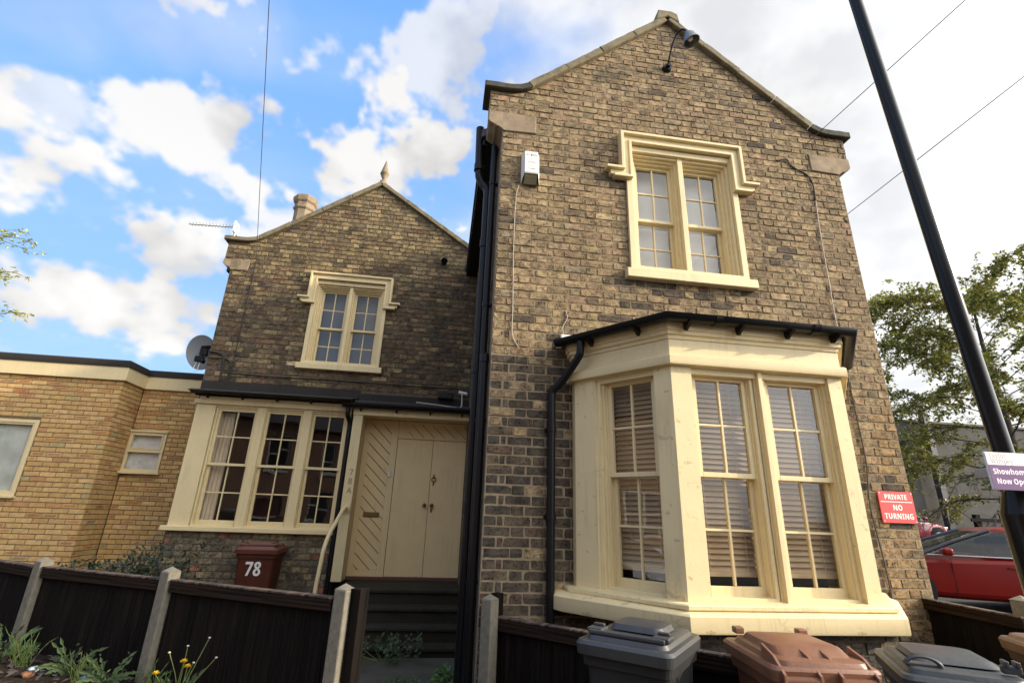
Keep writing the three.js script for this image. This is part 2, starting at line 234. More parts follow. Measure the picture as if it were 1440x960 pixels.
function brickShape(k, cx, cy, wear, depth, col) {
  const r = lcg(k.r), NX = k.br - k.bl > 0.15 ? 5 : 3, NY = 2, pos = [], uv = [], color = [], idx = []; r(); r();
  const u0 = r() * 3, v0 = r() * 3, chipX = r() < 0.5 ? 0 : NX, chipY = r() < 0.5 ? 0 : NY, chip = wear * (r() < 0.15 ? 0.8 : 0.15);
  const at = (i, j, inset, z, c) => {
    const f = i / NX, g = j / NY; let x = mix(mix(k.bl, k.br, f), mix(k.tl, k.tr, f), g) - cx, y = mix(k.ya, k.yb, g) - cy;
    x += (i === 0 ? inset : i === NX ? -inset : 0) + (r() - 0.5) * wear; y += (j === 0 ? inset : j === NY ? -inset : 0) + (r() - 0.5) * wear;
    if (i === chipX && j === chipY) { x += (i ? -1 : 1) * chip * 2; y += (j ? -1 : 1) * chip; z -= chip; }
    pos.push(x, y, z + (r() - 0.5) * wear * 0.9); uv.push(x + u0, y + v0); const s = c * (0.9 + 0.2 * r()); color.push(col[0] * s, col[1] * s, col[2] * s); return pos.length / 3 - 1;
  };
  const F = []; for (let j = 0; j <= NY; j++) for (let i = 0; i <= NX; i++) { const id = at(i, j, 0.0025 + wear * 0.5, 0, 1); F.push(id); if (col[3] && j === 1 && i > 0 && i < NX) { color[id * 3] *= col[3][0]; color[id * 3 + 1] *= col[3][1]; color[id * 3 + 2] *= col[3][2]; } }
  for (let j = 0; j < NY; j++) for (let i = 0; i < NX; i++) { const a = F[j * (NX + 1) + i], b = a + 1, c = F[(j + 1) * (NX + 1) + i], d = c + 1; idx.push(a, b, d, a, d, c); }
  const loop = []; for (let i = 0; i <= NX; i++) loop.push([i, 0]); for (let j = 1; j <= NY; j++) loop.push([NX, j]); for (let i = NX - 1; i >= 0; i--) loop.push([i, NY]); for (let j = NY - 1; j > 0; j--) loop.push([0, j]);
  const outer = loop.map(([i, j]) => at(i, j, 0, -depth, 0.85));
  loop.forEach(([i, j], n) => { const m = (n + 1) % loop.length, a = F[j * (NX + 1) + i], b = F[loop[m][1] * (NX + 1) + loop[m][0]]; idx.push(a, outer[n], outer[m], a, outer[m], b); });
  const g = new THREE.BufferGeometry(); g.setAttribute('position', new THREE.Float32BufferAttribute(pos, 3)); g.setAttribute('uv', new THREE.Float32BufferAttribute(uv, 2)); g.setAttribute('color', new THREE.Float32BufferAttribute(color, 3)); g.setIndex(idx); return toCreasedNormals(g, 0.5);
}
const pick = (r, list) => { let t = r() * list.reduce((s, e) => s + e[0], 0); for (const e of list) { t -= e[0]; if (t <= 0) return e[1]; } return list[0][1]; };
const tint = (r, c, v = 0.16) => { const s = 1 + (r() - 0.5) * 2 * v; return [c[0] * s, c[1] * s * (1 + (r() - 0.5) * 0.06), c[2] * s * (1 + (r() - 0.5) * 0.1)]; };
// ------------------------------------------------------------------ windows shared by both houses
const W = 4.185, ZL = -3.822;                                       // width of the right house, front of the left house
const put = (g, t) => { g.applyMatrix4(t); return g; };
const place = (x, y, z, turn = 0) => new THREE.Matrix4().makeRotationY(turn).setPosition(x, y, z);
const prnd = lcg(4242);
// two sliding sashes of two by two panes; the lower one slides behind the upper
function sashes(parent, t, x0, x1, y0, y1, ym, z, { stile = 0.042, bottom = 0.075, cols = 2, bar = 0.018, mat = M.cream, glass = M.glass } = {}) {
  for (const [ya, yb, zz, bt, tp] of [[ym - 0.02, y1, z, 0.038, 0.045], [y0, ym + 0.018, z - 0.045, bottom, 0.036]]) {
    const gx0 = x0 + stile, gx1 = x1 - stile, gy0 = ya + bt, gy1 = yb - tp, gs = [box(x0, gx0, ya, yb, zz - 0.04, zz), box(gx1, x1, ya, yb, zz - 0.04, zz), box(gx0 - 0.003, gx1 + 0.003, ya, gy0, zz - 0.04, zz + 0.002), box(gx0 - 0.003, gx1 + 0.003, gy1, yb, zz - 0.04, zz + 0.001)];
    part(parent, 'sash', gs.map((g) => put(g, t)), mat);
    const cw = (gx1 - gx0) / cols, rh = (gy1 - gy0) / 2;
    for (let c = 1; c < cols; c++) part(parent, 'glazing_bar', put(box(gx0 + c * cw - bar / 2, gx0 + c * cw + bar / 2, gy0, gy1, zz - 0.034, zz - 0.006, 0.003), t), mat);
    part(parent, 'glazing_bar', put(box(gx0, gx1, gy0 + rh - bar / 2, gy0 + rh + bar / 2, zz - 0.033, zz - 0.008, 0.003), t), mat);
    for (let c = 0; c < cols; c++) for (let r = 0; r < 2; r++) {
      const w = cw - bar - 0.001, h = rh - bar - 0.001, g = new THREE.PlaneGeometry(w, h, 6, 6), p = g.attributes.position, k = prnd() * 9;
      for (let i = 0; i < p.count; i++) p.setZ(i, 0.0005 * (vnoise(p.getX(i) * 6 + k, p.getY(i) * 6, k, 3) - 0.5));
      g.computeVertexNormals(); g.applyMatrix4(new THREE.Matrix4().makeRotationFromEuler(new THREE.Euler((prnd() - 0.5) * 0.012, (prnd() - 0.5) * 0.012, 0)).setPosition(gx0 + cw * (c + 0.5), gy0 + rh * (r + 0.5), zz - 0.021));
      part(parent, 'pane', put(g, t), glass);
    }
  }
}
function room(parent, x0, x1, y0, y1, z0, z1, mat = M.room) { const t = 0.04; return part(parent, 'room_lining', [box(x0 - t, x1 + t, y0 - t, y1 + t, z0 - t, z0, 0), box(x0 - t, x0, y0, y1, z0, z1, 0), box(x1, x1 + t, y0, y1, z0, z1, 0), box(x0 - t, x1 + t, y0 - t, y0, z0, z1, 0), box(x0 - t, x1 + t, y1, y1 + t, z0, z1, 0)], mat); }
// stone coping laid along a gable line [[x, y], ...]; the first and last stones are the flat weathered kneeler caps
function copingStones(parent, line, thick, z0, z1, len, darkAt) {
  const L = [0]; for (let i = 1; i < line.length; i++) L.push(L[i - 1] + Math.hypot(line[i][0] - line[i - 1][0], line[i][1] - line[i - 1][1]));
  const at = (s) => { let i = 1; while (i < line.length - 1 && L[i] < s) i++; const f = clamp((s - L[i - 1]) / (L[i] - L[i - 1])); return [mix(line[i - 1][0], line[i][0], f), mix(line[i - 1][1], line[i][1], f)]; };
  const nrm = (s) => { const a = at(Math.max(0, s - 0.02)), b = at(Math.min(L[L.length - 1], s + 0.02)), l = Math.hypot(b[0] - a[0], b[1] - a[1]); return [-(b[1] - a[1]) / l, (b[0] - a[0]) / l]; };
  const total = L[L.length - 1], n = Math.round(total / len), r = lcg(991);
  for (let k = 0; k < n; k++) {
    const a = total * k / n + 0.003, b = total * (k + 1) / n - 0.003, inner = [], outer = [], d = (r() - 0.5) * 0.012;
    for (let i = 0; i <= 8; i++) { const s = mix(a, b, i / 8), p = at(s), m = nrm(s), th = thick + d + (r() - 0.5) * 0.008; inner.push(p); outer.push([p[0] + m[0] * th, p[1] + m[1] * th]); }
    part(parent, 'coping_stone', prism([...inner, ...outer.reverse()], z0, z1 + (r() - 0.5) * 0.015, [], 0.008), darkAt(k, n) ? M.copingDark : M.coping);
  }
}
// an upper window: stepped casing, centre mullion, dropped hood mould, sill and four sashes
function upperWindow(house, cx, by, wz, k, blind) {
  const t = new THREE.Matrix4().makeScale(k, k, 1).setPosition(cx, by, wz), m = (g) => put(g, t);
  const frame = part(house, 'window', [ring(-0.67, 0.67, 0.0, 1.62, 0.07, -0.02, 0.035, 0.004), ring(-0.6, 0.6, 0.0, 1.55, 0.03, -0.06, -0.004), ring(-0.575, 0.575, 0.0, 1.525, 0.03, -0.10, -0.04), ring(-0.55, 0.55, 0.0, 1.5, 0.03, -0.16, -0.075)].map(m), M.cream);
  part(frame, 'mullion', [box(-0.03, 0.03, 0.02, 1.56, -0.09, 0.005), box(-0.052, 0.052, 0.02, 1.55, -0.12, -0.045), box(-0.07, 0.07, 0.02, 1.5, -0.16, -0.085)].map(m), M.cream);
  part(frame, 'sill', m(prism([[-0.73, -0.09], [0.73, -0.09], [0.73, 0.012], [-0.73, 0.012]], -0.1, 0.085, [], 0.006)), M.cream);
  // hood mould: three fillets following head, drops and returned stops
  const band = (o, w, z0, z1, drop, stop, sy) => { // outer half width, width, depth, foot of the drop
    const i = o - w, top = 1.62 + o - 0.60; return prism([[-o, drop + sy], [-o - stop, drop + sy], [-o - stop, drop], [-i, drop], [-i, top - w], [i, top - w], [i, drop], [o + stop, drop], [o + stop, drop + sy], [o, drop + sy], [o, top], [-o, top]], z0, z1, [], 0.004);
  };
  part(frame, 'hood_mould', [band(0.745, 0.036, -0.005, 0.108, 1.235, 0.17, 0.034), band(0.712, 0.072, -0.005, 0.068, 1.175, 0.155, 0.066), band(0.643, 0.032, -0.005, 0.088, 1.145, 0.185, 0.034)].map(m), M.cream);
  for (const s of [-1, 1]) sashes(frame, t, s < 0 ? -0.53 : 0.06, s < 0 ? -0.06 : 0.53, 0.015, 1.485, 0.735, -0.115);
  if (blind) part(frame, 'blind', [box(-0.56, 0.56, 0.02, 1.55, -0.30, -0.29, 0)].map(m), blind);
  return frame;
}
function slatBlind(label, t, x0, x1, y0, y1, pitch) {
  const b = tag(new THREE.Group(), label, 'blind', 'slatted blinds in the bay window'); b.name = numbered('slatted_blind'); t.decompose(b.position, b.quaternion, b.scale); scene.add(b);
  const slat = new THREE.BoxGeometry(x1 - x0, 0.003, 0.05); slat.rotateX(0.9); uvBox(slat); const r = lcg(Math.floor(x0 * 991 + 77));
  for (let y = y0 + 0.05; y < y1 - 0.05; y += pitch) { const s = new THREE.Mesh(slat, M.blindWood); s.name = 'slat'; s.position.set((x0 + x1) / 2, y, 0); s.rotation.x = (r() - 0.5) * 0.05; s.rotation.z = (r() - 0.5) * 0.0012; s.castShadow = s.receiveShadow = true; b.add(s); }
  part(b, 'bottom_rail', box(x0, x1, y0 - 0.005, y0 + 0.03, -0.025, 0.025), M.blindWood); part(b, 'head_rail', box(x0, x1, y1 - 0.05, y1, -0.03, 0.03), M.blindWood);
  part(b, 'cord', [x0 + 0.12, x1 - 0.12].map((x) => box(x - 0.002, x + 0.002, y0, y1, 0.022, 0.026, 0)), M.blindWood);
}

// ------------------------------------------------------------------ the right house
const cut = (spans, a, b) => spans.flatMap(([x, y]) => (b <= x || a >= y ? [[x, y]] : [[x, a], [b, y]].filter(([p, q]) => q - p > 0.02)));
const dirt = (x, y, k) => fbm(x * 1.5, y * 1.5, k, 4, 5);
const house = thing('brick_house', 'taller brick house with the steep gable and cream canted bay window', 'house', [0, 0, 0]);
{
  const gable = [[-0.235, 6.2], [0.1, 6.2], [0.2, 6.215], [0.3, 6.262], [2.0925, 7.74]], line = [...gable, ...gable.slice(0, -1).map(([x, y]) => [W - x, y]).reverse()];
  const topX = (y) => { for (let i = 1; i < gable.length; i++) if (gable[i][1] >= y) return mix(gable[i - 1][0], gable[i][0], clamp((y - gable[i - 1][1]) / Math.max(1e-6, gable[i][1] - gable[i - 1][1]))); return 2.0925; };
  const spans = (y) => {
    let s = y < 5.64 ? [[0, W]] : y < 5.89 ? [[0.385, W - 0.385]] : y < 6.2 ? [[-0.16, W + 0.16]] : y < 7.66 ? [[topX(y) + 0.01, W - topX(y) - 0.01]] : [];
    if (y > 3.93 && y < 5.6) s = cut(s, 2.0925 - 0.655, 2.0925 + 0.655);
    if (y > 0.86 && y < 3.12) s = cut(s, 0.8, W - 0.7);
    return s;
  };
  const outline = [[0, -0.3], [W, -0.3], [W, 5.64], [W + 0.16, 5.8], [W + 0.16, 6.2], ...line.slice(1, -1).reverse(), [-0.16, 6.2], [-0.16, 5.8], [0, 5.64]];
  const wall = part(house, 'wall', prism(outline, -0.3, -0.0055, [rect(2.0925 - 0.6, 2.0925 + 0.6, 4.01, 5.56).reverse(), rect(0.92, W - 0.82, 1.0, 3.0).reverse()]), M.mortarR);
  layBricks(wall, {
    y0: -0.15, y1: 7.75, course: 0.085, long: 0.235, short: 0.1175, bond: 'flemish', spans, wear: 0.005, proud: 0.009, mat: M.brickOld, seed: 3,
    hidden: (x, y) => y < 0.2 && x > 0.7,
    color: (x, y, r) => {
      const d = dirt(x, y, 0.3), bayShadeAndLow = x < 0.95 ? step(3.5, 2.5, y) * 0.8 + step(2.7, 1.9, y) * 0.5 + step(0.2, 0.7, x) * step(3.4, 2.9, y) * 0.25 : x > 3.2 ? step(2.9, 0.6, y) * 0.38 : 0;  // bay's cast shadow painted into the bricks; right strip just darker low down
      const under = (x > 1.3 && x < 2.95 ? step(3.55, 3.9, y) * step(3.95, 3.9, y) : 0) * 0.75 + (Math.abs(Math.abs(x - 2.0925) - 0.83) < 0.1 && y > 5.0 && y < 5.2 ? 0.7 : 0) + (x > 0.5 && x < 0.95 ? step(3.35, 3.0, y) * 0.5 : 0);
      const sootAndShade = clamp(bayShadeAndLow + under + (d - 0.5) * 0.9 - 0.02), u = r();  // share of dark bricks: painted bay shadow plus real staining
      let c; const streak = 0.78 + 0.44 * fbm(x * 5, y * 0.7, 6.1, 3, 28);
      if (u < sootAndShade * 0.92) c = pick(r, [[4, [0.066, 0.053, 0.038]], [3, [0.092, 0.069, 0.046]], [2, [0.12, 0.088, 0.055]], [0.8, [0.112, 0.066, 0.045]]]);
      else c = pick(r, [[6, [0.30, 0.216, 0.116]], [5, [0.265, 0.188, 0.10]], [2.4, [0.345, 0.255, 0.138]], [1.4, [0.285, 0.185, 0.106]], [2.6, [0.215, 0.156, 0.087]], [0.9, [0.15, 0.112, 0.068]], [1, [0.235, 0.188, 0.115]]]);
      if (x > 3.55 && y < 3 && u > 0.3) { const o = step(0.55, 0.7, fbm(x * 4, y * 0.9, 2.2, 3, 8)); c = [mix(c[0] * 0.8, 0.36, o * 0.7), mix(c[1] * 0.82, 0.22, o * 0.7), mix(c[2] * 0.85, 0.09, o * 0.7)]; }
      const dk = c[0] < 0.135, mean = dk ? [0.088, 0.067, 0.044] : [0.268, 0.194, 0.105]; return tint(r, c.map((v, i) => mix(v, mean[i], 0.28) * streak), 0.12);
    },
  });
  part(house, 'side_wall', [box(0.001, 0.24, -0.3, 5.95, -9, -0.301, 0), box(W - 0.24, W - 0.001, -0.3, 5.95, -9, -0.301, 0), box(0, W, -0.3, 5.95, -9.24, -9.001, 0)], M.mortarL);
  const flank = part(house, 'wall', prism(rect(-3.9, -0.302, -0.3, 5.7), -0.1, -0.006), M.mortarL, 'left flank of the taller house'); flank.rotation.y = -Math.PI / 2;
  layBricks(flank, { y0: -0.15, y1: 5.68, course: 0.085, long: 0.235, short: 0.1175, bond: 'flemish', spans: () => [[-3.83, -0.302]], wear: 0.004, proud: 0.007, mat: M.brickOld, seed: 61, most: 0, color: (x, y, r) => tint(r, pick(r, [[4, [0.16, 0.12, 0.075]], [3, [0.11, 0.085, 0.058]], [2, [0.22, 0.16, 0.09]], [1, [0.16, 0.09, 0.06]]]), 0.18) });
  part(house, 'back_gable', prism([[0, 5.95], [W, 5.95], [W / 2, 7.4]], -9.24, -9.0), M.mortarR);
  part(house, 'roof', [prism([[-0.22, 5.78], [2.0925, 7.42], [2.0925, 7.52], [-0.22, 5.88]], -9.35, -0.305), prism([[W + 0.22, 5.88], [2.0925, 7.521], [2.0925, 7.421], [W + 0.22, 5.78]], -9.35, -0.305)], M.slate);
  part(house, 'eaves_board', [box(-0.2, -0.17, 5.7, 5.82, -9.2, -0.34), box(-0.17, 0.0, 5.7, 5.73, -9.2, -0.34)], M.black);
  copingStones(house, line.slice(0, 5), 0.085, -0.33, 0.06, 0.62, (k) => k < 1);
  copingStones(house, line.slice(4), 0.085, -0.33, 0.06, 0.62, (k, n) => k === n - 1);
  part(house, 'apex_stone', prism([[1.93, 7.71], [2.0925, 7.8], [2.25, 7.71], [2.23, 7.86], [2.15, 7.895], [1.97, 7.89]], -0.34, 0.068, [], 0.01), M.coping);
  for (const s of [0, 1]) {
    const pts = [[0.012, 5.632], [0.38, 5.645], [0.38, 5.888], [-0.165, 5.888], [-0.168, 5.76], [-0.15, 5.735], [-0.115, 5.715], [-0.092, 5.70], [-0.085, 5.69], [-0.05, 5.682], [-0.018, 5.662]].map(([x, y]) => [s ? W - x : x, y]);
    part(house, 'kneeler_stone', prism(s ? pts.reverse() : pts, -0.32, 0.014, [], 0.006), M.stone);
  }
  room(house, 0.4, W - 0.4, 3.3, 5.9, -3.4, -0.31, S(0.3, 0.29, 0.28)); room(house, 0.5, W - 0.5, 0.3, 3.0, -3.6, -0.31);
  upperWindow(house, 2.0925, 4.01, 0, 1, M.blindPale);

  // the canted bay
  const A0 = [0.783, -0.02], A = [0.783, 0.1], B = [1.382, 0.829], C = [2.9, 0.829], D = [3.5, 0.1], D0 = [3.5, -0.02], plan = [A0, A, B, C, D, D0];
  const bay = part(house, 'bay_window', [sweep([[-0.13, 2.735], [-0.02, 2.735], [-0.02, 2.69], [-0.13, 2.69]], plan), sweep([[-0.14, 2.735], [0.0, 2.735], [0.0, 3.12], [-0.14, 3.12]], plan)], M.cream);
  part(bay, 'lower_moulding', sweep([[-0.01, 2.74], [0.05, 2.745], [0.055, 2.76], [0.055, 2.815], [0.045, 2.825], [-0.01, 2.835]], plan), M.cream);
  part(bay, 'frieze', sweep([[-0.01, 2.83], [0.012, 2.83], [0.012, 2.965], [-0.01, 2.965]], plan), M.cream);
  part(bay, 'cornice', sweep([[-0.01, 2.965], [0.022, 2.967], [0.026, 2.995], [0.045, 3.002], [0.048, 3.03], [0.062, 3.036], [0.064, 3.125], [-0.01, 3.125]], plan), M.cream);
  const uAB = [(B[0] - A[0]) / 0.9435, (B[1] - A[1]) / 0.9435], along = (u) => [A[0] + uAB[0] * u, A[1] + uAB[1] * u], alongR = (u) => [W + 0.098 - (A[0] + uAB[0] * u), A[1] + uAB[1] * u];
  const post = (pl, y0 = 1.02) => sweep([[-0.12, y0], [-0.002, y0], [0, y0 + 0.004], [0, 2.737], [-0.12, 2.737]], pl, 0.2);
  part(bay, 'pilaster', [post([A0, A, along(0.222)]), post([along(0.222), along(0.262)].map((p) => [p[0] + 0.018 * uAB[1], p[1] - 0.018 * uAB[0]]))], M.creamOld);
  part(bay, 'pilaster', [post([along(0.79), B, [1.556, 0.829]])], M.creamOld);
  part(bay, 'pilaster', [post([[2.775, 0.829], C, alongR(0.79)])], M.creamOld);
  part(bay, 'pilaster', [post([alongR(0.222), D, D0])], M.creamOld);
  part(bay, 'mullion', [box(2.135, 2.175, 1.0, 2.74, 0.70, 0.832), box(2.118, 2.192, 1.0, 2.735, 0.69, 0.79), box(2.10, 2.21, 1.0, 2.73, 0.66, 0.758)], M.cream);
  part(bay, 'sill_board', sweep([[-0.35, 0.985], [0.075, 0.985], [0.08, 0.992], [0.08, 1.012], [0.07, 1.02], [-0.13, 1.04], [-0.35, 1.04]], plan), M.creamOld);
  {
    const pl = sweep([[-0.3, 0.845], [0.095, 0.845], [0.12, 0.852], [0.125, 0.865], [0.125, 0.955], [0.11, 0.968], [0.05, 0.986], [-0.3, 0.986]], [[0.69, -0.02], [0.74, 0.1], B, C, [3.54, 0.1], [3.58, -0.02]]);
    part(bay, 'plinth', pl, M.creamOld);
  }
  const frames = (t, x0, x1) => part(bay, 'window_frame', [ring(x0, x1, 1.02, 2.735, 0.028, -0.14, -0.045), ring(x0 + 0.018, x1 - 0.018, 1.025, 2.72, 0.024, -0.15, -0.07)].map((g) => put(g, t)), M.cream);
  const tF = place(0, 0, 0.829), tL = place(A[0], 0, A[1], -Math.atan2(uAB[1], uAB[0])), tR = place(D[0], 0, D[1], Math.atan2(uAB[1], uAB[0]));
  for (const [t, x0, x1] of [[tF, 1.552, 2.112], [tF, 2.198, 2.78], [tL, 0.258, 0.796], [tR, -0.796, -0.258]]) { frames(t, x0, x1); sashes(bay, t, x0 + 0.036, x1 - 0.036, 1.04, 2.705, 1.905, -0.085); }
  const labels = ['wooden slatted blind behind the left front light of the bay', 'wooden slatted blind behind the right front light of the bay', 'wooden slatted blind behind the angled left side of the bay', null];
  [[tF, 1.60, 2.085], [tF, 2.225, 2.735], [tL, 0.31, 0.745]].forEach(([t, x0, x1], i) => slatBlind(labels[i], t.clone().multiply(place(0, 0, -0.24)), x0 - 0.03, x1 + 0.03, 1.175, 2.72, 0.042));
  // its roof, gutter, brackets and downpipe
  const o = [[0.62, 0.0], [0.72, 0.16], [1.35, 0.905], [2.93, 0.905], [3.56, 0.16], [3.66, 0.0]], top = [[0.95, 3.30, 0], [1.45, 3.25, 0.45], [2.83, 3.25, 0.45], [3.33, 3.30, 0]], v = [], q = (a, b, c, d) => v.push(a, b, c, a, c, d), V = (x, y, z) => new THREE.Vector3(x, y, z), ot = o.map(([x, z]) => V(x, 3.15, z)), ob = o.map(([x, z]) => V(x, 3.11, z)), tp = top.map((p) => V(...p));
  q(ot[0], ot[1], tp[1], tp[0]); q(ot[1], ot[2], tp[1], tp[1].clone()); q(ot[2], ot[3], tp[2], tp[1]); q(ot[3], ot[4], tp[2], tp[2].clone()); q(ot[4], ot[5], tp[3], tp[2]); q(tp[0], tp[1], tp[2], tp[3]);
  for (let i = 0; i < 5; i++) q(ob[i], ob[i + 1], ot[i + 1], ot[i]); for (let i = 1; i < 5; i++) v.push(ob[0], ob[i + 1], ob[i]);
  const rg = new THREE.BufferGeometry().setFromPoints(v); rg.computeVertexNormals();
  const rf = part(bay, 'bay_roof', [uvBox(rg), sweep([[0.0, 3.13], [0.11, 3.125], [0.118, 3.135], [0.11, 3.152], [0.0, 3.16]], plan)], M.felt);
  const gut = part(house, 'gutter', [sweep(gutterProfile(0.125, 3.135, 0.06), [[0.70, 0.012], A, B, C, D, [3.58, 0.012]], 0.9), sweep([[0.06, 3.138], [0.07, 3.138], [0.07, 3.12], [0.06, 3.12]], plan)], M.black, 'black half-round gutter around the bay');
  for (const u of [0.25, 0.72]) { const p = along(u), n = [-uAB[1], uAB[0]]; part(gut, 'bracket', put(prism([[-0.01, 3.09], [0.015, 3.02], [0.03, 3.02], [0.12, 3.075]], -0.012, 0.012), new THREE.Matrix4().makeRotationY(-Math.atan2(n[1], n[0])).setPosition(p[0] + n[0] * 0.062, 0, p[1] + n[1] * 0.062)), M.black); }
  for (const x of [1.5, 1.96, 2.4, 2.82]) part(gut, 'bracket', put(prism([[-0.01, 3.09], [0.015, 3.02], [0.03, 3.02], [0.12, 3.075]], -0.012, 0.012), new THREE.Matrix4().makeRotationY(-Math.PI / 2).setPosition(x, 0, 0.829 + 0.062)), M.black);
  for (const x of [1.75, 2.62]) part(gut, 'joint_collar', sweep(gutterProfile(0.125, 3.136, 0.068, 0.012), [[x - 0.03, 0.829], [x + 0.03, 0.829]], 0.9), M.black);
  const dp = part(house, 'downpipe', [tube([[0.79, 3.09, 0.29], [0.785, 2.99, 0.29], [0.77, 2.93, 0.27], [0.66, 2.74, 0.12], [0.585, 2.66, 0.055], [0.575, 2.58, 0.05], [0.575, 2.45, 0.05]], 0.036, 48, 14), rod([0.575, 2.47, 0.05], [0.575, 0.0, 0.05], 0.036, 16)], M.black, 'thin black downpipe from the bay gutter');
  for (const y of [2.3, 1.55, 0.7]) part(dp, 'pipe_clip', [rod([0.575, y - 0.022, 0.05], [0.575, y + 0.022, 0.05], 0.042, 16), box(0.52, 0.63, y - 0.018, y + 0.018, 0.0, 0.02)], M.black);
  // dark brickwork under the bay
  const base = part(bay, 'base_wall', prism(rect(1.3, 2.98, -0.3, 0.85), 0.55, 0.80), M.mortarL);
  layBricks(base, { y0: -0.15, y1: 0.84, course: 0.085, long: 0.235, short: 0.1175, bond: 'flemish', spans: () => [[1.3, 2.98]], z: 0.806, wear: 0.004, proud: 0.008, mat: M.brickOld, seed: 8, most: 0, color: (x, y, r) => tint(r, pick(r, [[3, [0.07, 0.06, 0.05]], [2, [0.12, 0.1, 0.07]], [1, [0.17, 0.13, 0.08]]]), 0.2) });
  // soil pipe, rain pipe and waste pipe down the left flank
  const pipes = [];
  const soil = part(house, 'soil_pipe', [rod([-0.235, 6.0, -0.42], [-0.22, 5.45, -0.42], 0.052, 18), rod([-0.22, 5.47, -0.42], [-0.22, 5.38, -0.42], 0.06, 18), tube([[-0.22, 5.42, -0.42], [-0.215, 5.3, -0.42], [-0.17, 5.2, -0.42], [-0.11, 5.1, -0.40], [-0.105, 4.9, -0.40]], 0.045, 30, 14), rod([-0.105, 5.0, -0.40], [-0.105, -0.2, -0.40], 0.045, 18)], M.black, 'fat black soil pipe with a wide top');
  for (const y of [4.4, 2.95, 1.6]) part(soil, 'pipe_collar', rod([-0.105, y - 0.05, -0.40], [-0.105, y + 0.05, -0.40], 0.053, 18), M.black);
  const rain = part(house, 'rain_pipe', [rod([-0.06, 5.62, -0.26], [-0.06, -0.2, -0.26], 0.036, 16)], M.black, 'slim black rain pipe at the corner');
  for (const y of [5.1, 3.6, 2.4, 1.0]) part(rain, 'pipe_clip', [rod([-0.06, y - 0.02, -0.26], [-0.06, y + 0.02, -0.26], 0.042, 16), box(-0.05, 0.0, y - 0.015, y + 0.015, -0.29, -0.23)], M.black);
  part(house, 'waste_pipe', [rod([-0.05, 2.95, -0.15], [-0.05, -0.2, -0.15], 0.035, 16), rod([-0.05, 2.95, -0.15], [-0.05, 3.03, -0.15], 0.042, 16)], M.black, 'short black waste pipe at the corner');
}

